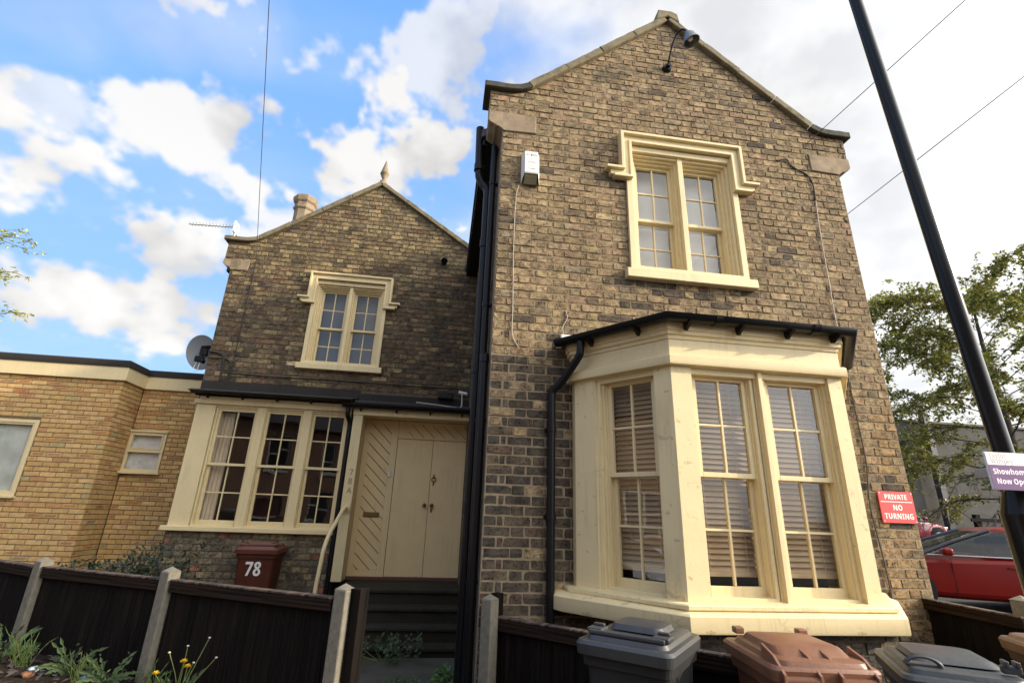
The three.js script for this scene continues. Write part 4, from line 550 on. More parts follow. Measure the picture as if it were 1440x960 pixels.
  part(d, 'bracket', [rod([0.03, -0.02, 0.05], [0.03, 0.1, 0.06], 0.025), rod([0.0, 0.08, 0.07], [0.22, 0.1, 0.1], 0.02), box(-0.03, 0.08, -0.06, 0.1, 0.02, 0.07)], M.black); part(d, 'feed_arm', [rod([0.02, -0.05, 0.06], [0.0, -0.16, 0.16], 0.022), box(-0.03, 0.09, -0.2, -0.11, 0.1, 0.19, 0.01)], M.black); part(d, 'receiver', rod([0.05, -0.16, 0.14], [0.11, -0.2, 0.16], 0.035, 14), M.black);
  part(d, 'cable', tube([[0.0, -0.2, 0.15], [-0.02, -0.33, 0.15], [0.03, -0.36, 0.15], [0.05, -0.22, 0.15]], 0.006, 24, 6), M.white);
  single('cable', [tube([[-4.25, 3.9, ZL + 0.02], [-4.1, 3.88, ZL + 0.012], [-4.02, 3.8, ZL + 0.012], [-4.0, 3.42, ZL + 0.012]], 0.016, 30, 6), tube([[-4.25, 3.8, ZL + 0.012], [-3.92, 3.76, ZL + 0.012], [-3.9, 3.4, ZL + 0.012]], 0.01, 30, 6), tube([[-3.98, 3.57, ZL + 0.012], [-3.2, 3.55, ZL + 0.014], [-2.4, 3.56, ZL + 0.012], [-1.0, 3.55, ZL + 0.012], [-0.2, 3.56, ZL + 0.012]], 0.009, 60, 6), tube([[-3.87, 5.6, ZL + 0.012], [-3.86, 5.2, ZL + 0.012], [-3.86, 4.0, ZL + 0.012], [-3.85, 3.4, ZL + 0.012]], 0.008, 60, 6)], S(0.035, 0.03, 0.028), 'black cables from the dish across the set-back house wall', 'cable');
  // television aerial
  const ae = thing('television_aerial', 'white rod aerial pointing left above the set-back house eaves', 'aerial', [-4.56, 6.42, -4.3]); part(ae, 'mast', rod([0, -0.5, 0], [0, 0.16, 0], 0.02), M.metal); part(ae, 'boom', rod([0.04, 0.08, 0], [-0.82, 0.05, 0], 0.016), M.white); part(ae, 'reflector', box(-0.01, 0.02, -0.06, 0.16, -0.1, 0.1), M.white); const els = []; for (let i = 0; i < 14; i++) els.push(rod([-0.04 - i * 0.058, 0.08 - i * 0.002, -0.07], [-0.04 - i * 0.058, 0.08 - i * 0.002, 0.07], 0.004, 6)); part(ae, 'element', els, M.metal);
  // overhead wires from the houses across the road
  const wire = (pts, label, r = 0.0045) => single('overhead_wire', tube(pts, r, 60, 5), S(0.12, 0.12, 0.125), label, 'wire');
  const sag = (a, b, s) => Array.from({ length: 13 }, (_, i) => { const f = i / 12; return [mix(a[0], b[0], f), mix(a[1], b[1], f) - s * 4 * f * (1 - f), mix(a[2], b[2], f)]; });
  wire(sag([-3.867, 5.62, ZL + 0.02], [2.74, 9.4, 17], 0.0), 'overhead wire reaching the left kneeler of the set-back house');
  wire(sag([3.79, 6.03, 0.01], [5.8, 6.78, 19.4], 0.02), 'overhead wire reaching the right kneeler of the taller house');
  wire(sag([4.2, 4.75, -8.6], [5.12, 6.62, 19.4], 0.0), 'overhead wire passing behind the right edge of the taller house');
}

// ------------------------------------------------------------------ ground
// the bed along the left fence stands higher than the footway; the land rises gently to the back right
const fenceZ = (x) => (x < -0.97 ? 0.64 + (x + 0.97) * 0.545 : x < 0.1 ? 0.64 : 0.42 + (x - 0.1) * 0.9);
function groundY(x, z) {
  const bed = step(-0.9, -2.4, x) * 0.45 * step(3.2, 0.8, z - fenceZ(x)) * step(-1.2, -0.2, z - fenceZ(x)) + step(-2.4, -5, x) * 0.12 * step(3.2, 0.8, z - fenceZ(x));
  const up = clamp((x - 4) / 24) ** 1.3 * 1.9 * step(6, -4, z), path = step(0.6, -1.6, z) * step(-2, -1.2, x) * step(0.3, -0.2, x) * 0.1;
  return -0.13 + bed + up + path + 0.02 * (fbm(x * 2, z * 2, 0, 3, 14) - 0.5);
}
{
  const xs = [], zs = []; for (let x = -400; x < -14; x = x < -60 ? x + 40 : x + 6) xs.push(x); for (let x = -14; x < 16; x += 0.25) xs.push(x); for (let x = 16; x < 60; x += 3) xs.push(x); for (let x = 60; x <= 400; x += 40) xs.push(x);
  for (let z = -400; z < -26; z += z < -60 ? 40 : 6) zs.push(z); for (let z = -26; z < -6; z += 1) zs.push(z); for (let z = -6; z < 8; z += 0.25) zs.push(z); for (let z = 8; z < 40; z += 3) zs.push(z); for (let z = 40; z <= 400; z += 40) zs.push(z);
  const pos = [], idx = []; zs.forEach((z) => xs.forEach((x) => pos.push(x, groundY(x, z), z))); const n = xs.length;
  for (let j = 0; j < zs.length - 1; j++) for (let i = 0; i < n - 1; i++) { const a = j * n + i; idx.push(a, a + n, a + 1, a + 1, a + n, a + n + 1); }
  const g = new THREE.BufferGeometry(); g.setAttribute('position', new THREE.Float32BufferAttribute(pos, 3)); g.setIndex(idx); g.computeVertexNormals(); struct('ground', uvBox(g), M.soil);
  // footway and carriageway in front, in line with the fence; the side road on the right
  const dir = new THREE.Vector2(0.84, 0.545).normalize();
  const strip = (name, o0, o1, y, mat, s0 = -60, s1 = 60) => { const P0 = [0, 1.1], N = [-dir.y, dir.x], v = []; const n = 40; for (let i = 0; i < n; i++) { const q = [[i, o0], [i, o1], [i + 1, o1], [i + 1, o0]].map(([k, o]) => { const s = mix(s0, s1, k / n); return new THREE.Vector3(P0[0] + dir.x * s + N[0] * o, y, P0[1] + dir.y * s + N[1] * o); }); v.push(q[0], q[1], q[2], q[0], q[2], q[3]); } const g2 = new THREE.BufferGeometry().setFromPoints(v); g2.computeVertexNormals(); struct(name, uvBox(g2), mat); };
  strip('pavement', 0.95, 3.0, -0.105, M.path, -1.5, 60); strip('road', 3.12, 10.5, -0.2 + 0.1, M.asphalt);
  { const N = [-dir.y, dir.x], t = new THREE.Matrix4().makeRotationY(-Math.atan2(dir.y, dir.x)).setPosition(N[0] * 3.06, 0, 1.1 + N[1] * 3.06); struct('kerb', put(box(-60, 60, -0.3, -0.085, -0.06, 0.06, 0.01), t), M.concrete); }
  { const v = [], n = 30; for (let i = 0; i < n; i++) { const q = [[i, -7.6], [i, -2.2], [i + 1, -2.2], [i + 1, -7.6]].map(([k, z]) => { const x = mix(5.4, 40, k / n); return new THREE.Vector3(x, groundY(x, z) + 0.03, z - 0.02 * (x - 8)); }); v.push(q[0], q[1], q[2], q[0], q[2], q[3]); } const g3 = new THREE.BufferGeometry().setFromPoints(v); g3.computeVertexNormals(); struct('side_road', uvBox(g3), M.asphalt); }
  { const v = [], q = [[-1.35, 1.1], [-0.02, 1.1], [-0.02, -2.2], [-1.42, -2.2]]; const n = 12; for (let i = 0; i < n; i++) { const z0 = mix(1.2, -2.1, i / n), z1 = mix(1.2, -2.1, (i + 1) / n), f = (z) => mix(-1.1, -1.42, clamp((1.1 - z) / 3)); const a = [f(z0), z0], b = [-0.02, z0], c = [-0.02, z1], d = [f(z1), z1], Y = ([x, z]) => new THREE.Vector3(x, groundY(-0.7, z) + 0.025, z); v.push(Y(a), Y(b), Y(c), Y(a), Y(c), Y(d)); } const g4 = new THREE.BufferGeometry().setFromPoints(v); g4.computeVertexNormals(); struct('path', uvBox(g4), M.path); }
}

// ------------------------------------------------------------------ fences
function concretePost(parent, x, z, y0, y1, turn, w = 0.1, d = 0.105) { const g = [box(-w / 2, w / 2, y0, y1 - 0.05, -d / 2, d / 2, 0.012), put(new THREE.ConeGeometry(w * 0.7, 0.035, 4, 1).rotateY(Math.PI / 4), place(0, y1 - 0.034, 0))].map(uvBox); const m = part(parent, 'concrete_post', g, M.concrete); m.position.set(x, 0, z); m.rotation.y = turn; return m; }
function fenceRun(parent, a, b, { ya, yb, railH = 0.075, boardW = 0.1, foot = 0.45, seed = 1, top = true }) { // boards and capping rail between two points
  const L = Math.hypot(b[0] - a[0], b[1] - a[1]), turn = -Math.atan2(b[1] - a[1], b[0] - a[0]), r = lcg(seed * 77 + 5), n = Math.round(L / boardW), w = L / n; r(); r();
  for (let i = 0; i < n; i++) { const s = (i + 0.5) / n, x = mix(a[0], b[0], s), z = mix(a[1], b[1], s), y = mix(ya, yb, s), g = Math.min(groundY(x, z), y - 0.5) - 0.1; const m = part(parent, 'board', box(-w / 2 - 0.004, w / 2 + 0.004, g, y - 0.02 - r() * 0.008, -0.008, 0.008, 0.003), r() < 0.5 ? M.fence : M.fence2); m.position.set(x, 0, z); m.rotation.set(0, turn + 0.06 + (r() - 0.5) * 0.05, (r() - 0.5) * 0.006); const u = m.geometry.attributes.uv, o = r() * 5; for (let k = 0; k < u.count; k++) u.setXY(k, u.getX(k) * 1.3 + o, u.getY(k) * 0.8 + o); }
  if (top) { const slope = Math.atan2(yb - ya, L); const rail = part(parent, 'rail', [box(-L / 2, L / 2, -railH, 0, 0.0, 0.045, 0.006), ].flat(), M.rail); const capR = part(parent, 'rail_cap', box(-L / 2, L / 2, 0.0, 0.014, -0.022, 0.05, 0.004), M.railCap); const u = rail.geometry.attributes.uv; for (let k = 0; k < u.count; k++) u.setXY(k, u.getY(k) * 2 + 0.3, u.getX(k) * 0.5); rail.position.set((a[0] + b[0]) / 2, (ya + yb) / 2, (a[1] + b[1]) / 2); rail.rotation.set(0, turn, slope, 'YXZ'); capR.position.copy(rail.position); capR.rotation.copy(rail.rotation); }
}
{
  const ang = -Math.atan2(0.545, 1);
  const f = thing('wooden_fence', 'long dark boarded fence with concrete posts in front of the set-back house', 'fence');
  const P4 = [-5.2, -1.62], P3 = [-3.757, -0.803], P2 = [-2.424, -0.153], P1 = [-0.964, 0.639];
  fenceRun(f, P4, [P3[0] - 0.06, P3[1] - 0.03], { ya: 1.02, yb: 0.985, seed: 1 }); fenceRun(f, [P3[0] + 0.06, P3[1] + 0.03], [P2[0] - 0.06, P2[1] - 0.03], { ya: 0.99, yb: 0.985, seed: 2 }); fenceRun(f, [P2[0] + 0.06, P2[1] + 0.03], [P1[0] - 0.06, P1[1] - 0.03], { ya: 0.985, yb: 0.985, seed: 3 });
  for (const [p, y] of [[P4, 1.06], [P3, 1.09], [P2, 1.10], [P1, 1.10]]) concretePost(f, p[0], p[1], -0.3, y, ang);
  part(f, 'timber_post', put(box(-0.04, 0.04, -0.3, 1.055, -0.05, 0.05), place(P1[0] + 0.10, 0, P1[1] + 0.0, ang)), M.fence2);
  const g = thing('wooden_fence', 'short dark boarded fence behind the wheelie bins, in front of the bay', 'fence');
  concretePost(g, 0.068, 0.2, -0.3, 0.99, -0.73); part(g, 'timber_post', put(box(-0.035, 0.035, -0.3, 0.97, -0.04, 0.04), place(0.13, 0, 0.12, -0.73)), M.fence2);
  fenceRun(g, [0.13, 0.12], [1.50, 1.36], { ya: 0.80, yb: 0.80, seed: 5, railH: 0.085 });
  const h = thing('wooden_fence', 'brown boarded fence running forward from the right corner of the house', 'fence');
  fenceRun(h, [4.10, -0.02], [4.06, 0.85], { ya: 0.955, yb: 0.95, seed: 6 }); 
  concretePost(h, 4.12, 0.80, -0.3, 1.12, 0.1, 0.11);
  h.children.filter((c) => c.name === 'rail').forEach((c) => { c.rotation.y += 0; });
}

// ------------------------------------------------------------------ wheelie bins
function loft(rings, capTop = true, capBottom = true) { // rings of [x, y, z] with equal counts
  const v = [], n = rings[0].length, V = (p) => new THREE.Vector3(...p); for (let k = 0; k < rings.length - 1; k++) for (let i = 0; i < n; i++) { const a = rings[k][i], b = rings[k][(i + 1) % n], c = rings[k + 1][(i + 1) % n], d = rings[k + 1][i]; v.push(V(a), V(c), V(b), V(a), V(d), V(c)); }
  const cap = (rg, flip) => { const c = rg.reduce((s, p) => s.map((q, i) => q + p[i] / n), [0, 0, 0]); rg.forEach((p, i) => { const q = rg[(i + 1) % n]; flip ? v.push(V(c), V(p), V(q)) : v.push(V(c), V(q), V(p)); }); }; if (capBottom) cap(rings[0], true); if (capTop) cap(rings[rings.length - 1], false);
  let g = new THREE.BufferGeometry().setFromPoints(v); return uvBox(toCreasedNormals(g, 0.38));
}
function rrect(x0, x1, z0, z1, y, r, tilt = 0) { const p = [], c = [[x1 - r, z1 - r, 0], [x0 + r, z1 - r, 1], [x0 + r, z0 + r, 2], [x1 - r, z0 + r, 3]]; for (const [cx, cz, q] of c) for (let i = 0; i <= 4; i++) { const a = (q + i / 4) * Math.PI / 2, x = cx + Math.cos(a) * r, z = cz + Math.sin(a) * r; p.push([x, y + tilt * z, z]); } return p; }
// local axes: front of the bin (where the lid lifts) faces +z, hinge and handle at -z; origin on the ground
function wheelieBin(label, pos, turn, col, lidCol, style, h = 1.0) {
  const b = thing('wheelie_bin', label, 'wheelie bin', pos, turn, style === 'small' ? undefined : undefined);
  const body = P(...col, { roughness: 0.6, specularIntensity: 0.5, map: rep(T.grime, 1.3), bumpMap: rep(T.paintBump, 2), bumpScale: 0.002 }), lidM = P(...lidCol, { roughness: 0.42, map: rep(T.grime, 1.6), bumpMap: rep(T.paintBump, 2), bumpScale: 0.002 });
  part(b, 'body', [loft([rrect(-0.205, 0.205, -0.19, 0.24, 0.03, 0.05), rrect(-0.245, 0.245, -0.27, 0.30, h - 0.12, 0.05), rrect(-0.25, 0.25, -0.275, 0.305, h - 0.1, 0.05)], false), loft([rrect(-0.265, 0.265, -0.29, 0.32, h - 0.115, 0.05), rrect(-0.27, 0.27, -0.295, 0.325, h - 0.03, 0.05)])], body);
  // lid: overhanging rim, stepped deck, raised panel
  const y = h - 0.06, lid = part(b, 'lid', [loft([rrect(-0.285, 0.285, -0.31, 0.36, y, 0.045), rrect(-0.292, 0.292, -0.32, 0.37, y + 0.05, 0.05), rrect(-0.28, 0.28, -0.31, 0.355, y + 0.066, 0.05)]), loft([rrect(-0.25, 0.25, -0.30, 0.31, y + 0.06, 0.06), rrect(-0.238, 0.238, -0.29, 0.295, y + 0.086, 0.06), rrect(-0.222, 0.222, -0.27, 0.27, y + 0.092, 0.05)])], lidM);
  if (style === 'grey') {
    part(lid, 'raised_panel', loft([rrect(-0.17, 0.17, -0.17, 0.12, y + 0.1, 0.05), rrect(-0.155, 0.155, -0.16, 0.10, y + 0.128, 0.05), rrect(-0.13, 0.13, -0.14, 0.07, y + 0.134, 0.04)]), lidM);
    for (const s of [-1, 1]) part(lid, 'lid_grip', [box(s * 0.2 - 0.05, s * 0.2 + 0.05, y + 0.094, y + 0.118, 0.16, 0.27, 0.01), box(s * 0.2 - 0.035, s * 0.2 + 0.035, y + 0.118, y + 0.132, 0.17, 0.20, 0.006)], lidM);
    part(lid, 'ridge', [box(-0.23, 0.23, y + 0.09, y + 0.112, 0.265, 0.292, 0.01)], lidM);
  } else if (style === 'ribbed') {
    part(lid, 'raised_panel', loft([rrect(-0.21, 0.21, -0.22, 0.28, y + 0.085, 0.05), rrect(-0.19, 0.19, -0.15, 0.24, y + 0.122, 0.05), rrect(-0.17, 0.17, -0.12, 0.2, y + 0.127, 0.04)]), lidM);
    for (const x of [-0.24, -0.055, 0.055, 0.24]) part(lid, 'rib', put(prism([[-0.11, y + 0.128], [-0.24, y + 0.10], [-0.345, y + 0.04], [-0.352, y - 0.03], [-0.3, y - 0.04], [-0.22, y + 0.05], [-0.11, y + 0.07]].reverse(), -0.009, 0.009, [], 0.003), new THREE.Matrix4().makeRotationY(-Math.PI / 2).setPosition(x, 0, 0)), lidM);
    part(b, 'hinge_bar', [rod([-0.25, y + 0.01, -0.325], [-0.055, y + 0.01, -0.325], 0.022, 14), rod([0.055, y + 0.01, -0.325], [0.25, y + 0.01, -0.325], 0.022, 14), rod([-0.055, y - 0.03, -0.325], [0.055, y - 0.03, -0.325], 0.014, 12)], body);
    for (const s of [-1, 1]) part(lid, 'lid_grip', box(s * 0.2 - 0.03, s * 0.2 + 0.03, y + 0.10, y + 0.135, 0.27, 0.33, 0.008), lidM);
  } else {
    part(lid, 'raised_panel', loft([rrect(-0.19, 0.19, -0.26, 0.17, y + 0.1, 0.06), rrect(-0.17, 0.17, -0.24, 0.13, y + 0.12, 0.06), rrect(-0.14, 0.14, -0.2, 0.09, y + 0.127, 0.05)]), lidM);
    part(lid, 'lid_grip', [put(new THREE.TorusGeometry(0.06, 0.011, 8, 20, Math.PI).scale(1.25, 0.6, 1), place(-0.165, y + 0.095, 0.235)), box(-0.24, -0.09, y + 0.09, y + 0.101, 0.16, 0.24, 0.01)].map(uvBox), lidM);
    part(lid, 'lid_catch', [box(0.16, 0.24, y + 0.1, y + 0.135, 0.2, 0.24, 0.008), box(0.17, 0.19, y + 0.13, y + 0.155, 0.19, 0.25, 0.006), box(0.215, 0.235, y + 0.13, y + 0.155, 0.19, 0.25, 0.006)], lidM);
  }
  if (style !== 'ribbed') part(b, 'hinge_bar', [rod([-0.24, y + 0.0, -0.335], [0.24, y + 0.0, -0.335], 0.02, 12), ...[-0.22, 0.22].map((x) => box(x - 0.02, x + 0.02, y - 0.03, y + 0.03, -0.35, -0.28))], body);
  b.scale.set(0.92, 1, 0.92);
  for (const s of [-1, 1]) { const w = part(b, 'wheel', put(new THREE.CylinderGeometry(0.1, 0.1, 0.045, 20).rotateZ(Math.PI / 2), place(s * 0.235, 0.1, -0.23)), M.tyre); part(w, 'hub', put(new THREE.CylinderGeometry(0.05, 0.05, 0.052, 14).rotateZ(Math.PI / 2), place(s * 0.235, 0.1, -0.23)), body); }
  return b;
}
{
  const Y = -0.10;
  wheelieBin('dark grey wheelie bin nearest the gate, in front of the short fence', [0.825, Y - 0.03, 1.35], -0.708, [0.03, 0.03, 0.031], [0.06, 0.061, 0.063], 'grey', 1.05);
  wheelieBin('brown wheelie bin with ribbed lid standing in front of the bay', [1.56, Y - 0.065, 1.66], Math.PI - 0.149, [0.17, 0.072, 0.04], [0.26, 0.115, 0.062], 'ribbed', 1.07);
  wheelieBin('blackish wheelie bin to the right of the ribbed brown bin', [2.235, Y - 0.05, 1.883], -0.545, [0.03, 0.033, 0.037], [0.06, 0.066, 0.07], 'black', 1.05);
  wheelieBin('brown wheelie bin cut off by the right edge of the picture', [3.42, Y - 0.05, 1.62], -0.4, [0.08, 0.045, 0.028], [0.20, 0.11, 0.065], 'grey', 1.07);
  const b = wheelieBin('dark red-brown wheelie bin numbered 78 against the set-back house', [-2.66, 0.04, -3.13], 0.05, [0.10, 0.028, 0.014], [0.155, 0.05, 0.028], 'grey', 1.0);
  const font = await new FontLoader().loadAsync('fonts/droid/droid_sans_bold.typeface.json');
  const g = new TextGeometry('78', { font, size: 0.165, depth: 0.003, curveSegments: 8 }); g.scale(0.86, 1, 1); g.rotateX(0.07); g.translate(-0.125, 0.68, 0.288); part(b, 'number', uvBox(g), S(0.72, 0.72, 0.70));
}

// ------------------------------------------------------------------ lamp post with the estate sign
{
  const p = thing('lamp_post', 'tall black lamp post with a thicker base on the right', 'lamp post', [2.03, -0.13, 2.59]);
  const top = [-0.22, 6.4, 0.02];
  part(p, 'shaft', rod([0, 1.75, 0], [top[0], top[1], top[2]], 0.037, 24, 0.030), P(0.008, 0.009, 0.010, { roughness: 0.22, specularIntensity: 0.5 }));
  part(p, 'base_compartment', [rod([0.07, 0, 0], [0.005, 1.76, 0], 0.083, 24, 0.078), rod([0.005, 1.76, 0], [0.0, 1.85, 0], 0.078, 24, 0.05)], P(0.009, 0.008, 0.008, { roughness: 0.25, specularIntensity: 0.5 }));
  part(p, 'access_door', put(box(-0.045, 0.045, 0.5, 1.35, 0.055, 0.083, 0.008), new THREE.Matrix4().makeRotationZ(0.036).setPosition(0.065, 0, 0)), P(0.02, 0.016, 0.014, { roughness: 0.35 }));
  const arm = part(p, 'arm', tube([[top[0], top[1], top[2]], [top[0] - 0.02, 6.7, 0.05], [top[0] + 0.1, 6.9, 0.3], [top[0] + 0.2, 6.95, 0.8]], 0.034, 24, 12), M.black); part(arm, 'lantern', [uvBox(new RoundedBoxGeometry(0.22, 0.12, 0.55, 3, 0.05).translate(top[0] + 0.22, 6.95, 1.0))], M.metal);
  const s = thing('sign', 'purple and white estate sign strapped to the lamp post', 'sign', [1.99, 1.79, 2.68], -0.06);
  part(s, 'board', box(-0.175, 0.175, -0.075, 0.075, -0.004, 0.004, 0.002), M.white); part(s, 'strap', [box(-0.09, 0.03, -0.02, 0.02, -0.14, -0.004, 0.004)], M.metal);
  printed('print', s, 0.345, 0.148, canvasTex(1024, 440, (x, w, h) => { x.fillStyle = '#e9e6e4'; x.fillRect(0, 0, w, h); x.fillStyle = '#5b2d6b'; x.fillRect(0, 150, w, h - 150); x.textAlign = 'left'; x.font = '74px serif'; x.fillStyle = '#d8485a'; x.fillText('Taylor', 36, 68); x.fillStyle = '#5d5862'; x.fillText('Wimpey', 46, 130); x.fillStyle = '#f1eef2'; x.font = 'bold 88px sans-serif'; x.fillText('Showhomes', 44, 258); x.fillText('Now Open', 60, 372); })).position.z = 0.0055;
}
// ------------------------------------------------------------------ cars
const carGlass = P(0.5, 0.58, 0.53, { transmission: 1, thickness: 0, roughness: 0.02, ior: 1.6 });
function car(label, paint, pos, turn, group) { // local +x is the nose; origin on the ground under the middle
  const c = thing('parked_car', label, 'car', pos, turn, group), r = lcg(5);
  const prof = [[-2.02, 0.42, 0.72, 0.62], [-1.98, 0.28, 0.86, 0.72], [-1.8, 0.22, 0.98, 0.81], [-1.3, 0.2, 1.0, 0.86], [-0.4, 0.19, 0.96, 0.875], [0.5, 0.19, 0.93, 0.875], [1.0, 0.2, 0.92, 0.86], [1.5, 0.2, 0.84, 0.84], [1.85, 0.22, 0.74, 0.78], [2.02, 0.28, 0.64, 0.68], [2.08, 0.36, 0.56, 0.58]];
  const sec = ([x, lo, hi, w]) => { const p = []; for (let i = 0; i < 24; i++) { const a = i / 24 * Math.PI * 2, ca = Math.cos(a), sa = Math.sin(a), e = 0.30; const z = Math.sign(ca) * Math.abs(ca) ** e * w, y = (lo + hi) / 2 + Math.sign(sa) * Math.abs(sa) ** e * (hi - lo) / 2; p.push([x, y, z * (sa > 0 ? 1 - 0.06 * sa : 1)]); } return p; };
  const sub = []; for (let i = 0; i < prof.length - 1; i++) for (let k = 0; k < 3; k++) sub.push(sec(prof[i].map((v, n) => mix(v, prof[i + 1][n], k / 3)))); sub.push(sec(prof[prof.length - 1]));
  part(c, 'body', loft(sub.map((s) => s.map(([x, y, z]) => [x, y, z])), true, true), paint);
  const rr = (x0, x1, w, y) => rrect(x0, x1, -w, w, y, 0.16);
  part(c, 'windows', loft([rr(-1.72, 1.08, 0.79, 0.92), rr(-1.58, 0.52, 0.74, 1.16), rr(-1.38, -0.1, 0.665, 1.38)], false, false), carGlass);
  part(c, 'roof', loft([rr(-1.40, -0.07, 0.675, 1.365), rr(-1.36, -0.14, 0.65, 1.41), rr(-1.2, -0.3, 0.57, 1.445), rr(-1.0, -0.45, 0.4, 1.46)]), paint);
  for (const s of [-1, 1]) {
    for (const pg of [rod([1.05, 0.92, s * 0.74], [0.5, 1.17, s * 0.70], 0.03, 8), rod([0.5, 1.17, s * 0.70], [-0.12, 1.39, s * 0.62], 0.03, 8), rod([-0.42, 0.92, s * 0.785], [-0.5, 1.39, s * 0.66], 0.032, 8), rod([-1.5, 0.95, s * 0.73], [-1.28, 1.39, s * 0.62], 0.06, 8)]) part(c, 'pillar', pg, M.steel);
    part(c, 'belt_trim', box(-1.6, 0.95, 0.925, 0.945, s * 0.80 - 0.016, s * 0.80 + 0.016, 0.004), P(0.8, 0.8, 0.8, { metalness: 0.8, roughness: 0.25 }));
    part(c, 'door_mirror', uvBox(new RoundedBoxGeometry(0.17, 0.13, 0.17, 3, 0.05).translate(0.68, 1.0, s * 0.95)), paint);
    part(c, 'door_handle', [box(-0.35, -0.18, 0.76, 0.785, s * 0.878 - 0.01, s * 0.878 + 0.012), box(-1.18, -1.02, 0.77, 0.795, s * 0.86 - 0.01, s * 0.86 + 0.018)], paint);
    part(c, 'headlight', uvBox(new RoundedBoxGeometry(0.34, 0.13, 0.2, 3, 0.05).translate(1.84, 0.66, s * 0.62)), P(0.8, 0.82, 0.84, { roughness: 0.1, metalness: 0.4 }));
    part(c, 'tail_light', uvBox(new RoundedBoxGeometry(0.16, 0.2, 0.2, 3, 0.04).translate(-1.92, 0.8, s * 0.66)), P(0.4, 0.01, 0.015, { roughness: 0.12, clearcoat: 1 }));
    for (const x of [-1.28, 1.3]) { const w = part(c, 'wheel', put(new THREE.CylinderGeometry(0.315, 0.315, 0.2, 28).rotateX(Math.PI / 2), place(x, 0.315, s * 0.785)), M.tyre); part(w, 'rim', [put(new THREE.CylinderGeometry(0.2, 0.2, 0.01, 20).rotateX(Math.PI / 2), place(x, 0.315, s * 0.89))].map(uvBox), M.metal); part(c, 'wheel_arch', put(new THREE.CylinderGeometry(0.37, 0.37, 0.1, 28).rotateX(Math.PI / 2), place(x, 0.33, s * 0.828)), S(0.012, 0.012, 0.012)); }
    for (const sg of [box(0.62, 0.625, 0.3, 0.9, s * 0.866 - 0.008, s * 0.866 + 0.009, 0), box(-0.45, -0.445, 0.3, 0.92, s * 0.87 - 0.008, s * 0.87 + 0.008, 0)]) part(c, 'seam', sg, M.tyre);
  }
  part(c, 'seat', [-0.1, -1.0].flatMap((x) => [-0.36, 0.36].map((z) => uvBox(new RoundedBoxGeometry(0.16, 0.62, 0.46, 3, 0.06).translate(x - 0.3, 0.98, z)))), S(0.03, 0.03, 0.032));
  return c;
}
const paintOf = (r, g, b) => P(r, g, b, { roughness: 0.25, clearcoat: 1, clearcoatRoughness: 0.04 });
car('dark red car passing on the side road behind the brown fence', P(0.20, 0.009, 0.005, { roughness: 0.3, specularIntensity: 0.6 }), [9.93, 0.2, -4.6], Math.PI - 0.5);
car('crimson hatchback parked farther off, partly behind the house corner', paintOf(0.38, 0.012, 0.04), [18.45, 1.0, -15.1], 0.05);
car('silver car parked across the road, seen only in the window reflections', paintOf(0.5, 0.51, 0.53), [-6.4, -0.1, 8.1], 0.575 + Math.PI * 0);
car('white car parked in the road by the left fence, seen only in the bay reflection', paintOf(0.75, 0.76, 0.77), [-7.0, -0.1, 1.2], -0.575);

// ------------------------------------------------------------------ buildings beyond
{
  const b = thing('rendered_building', 'grey rendered building far behind on the right, beyond the tree', 'building');
  part(b, 'wall', box(16, 60, 0, 7.3, -27, -20, 0), M.render); part(b, 'coping', box(15.9, 60.1, 7.3, 7.42, -27.1, -19.9), M.concrete);
  const f = thing('steel_frame', 'dark grey steel post and beam in front of the grey building', 'frame'); part(f, 'post', box(26.05, 26.4, 0.3, 7.72, -19.7, -19.4, 0.01), M.steel); part(f, 'beam', box(17, 26.4, 7.72, 7.95, -19.75, -19.4, 0.01), M.steel); part(f, 'notice', box(26.12, 26.3, 3.0, 3.18, -19.39, -19.38), M.white);
  const r = thing('rail_fence', 'low dark post and rail fence in front of the grey building', 'fence'); for (const x of [26.7, 28.3, 30.0, 31.8]) part(r, 'post', box(x - 0.13, x + 0.13, 0.6, 2.4 + (x > 28 && x < 29 ? 0.25 : 0), -18.6, -18.4), M.fence2); part(r, 'rail', box(26.2, 33, 2.05, 2.22, -18.4, -18.34), M.fence2); part(r, 'rail', box(26.2, 33, 1.5, 1.66, -18.4, -18.34), M.fence2);
}
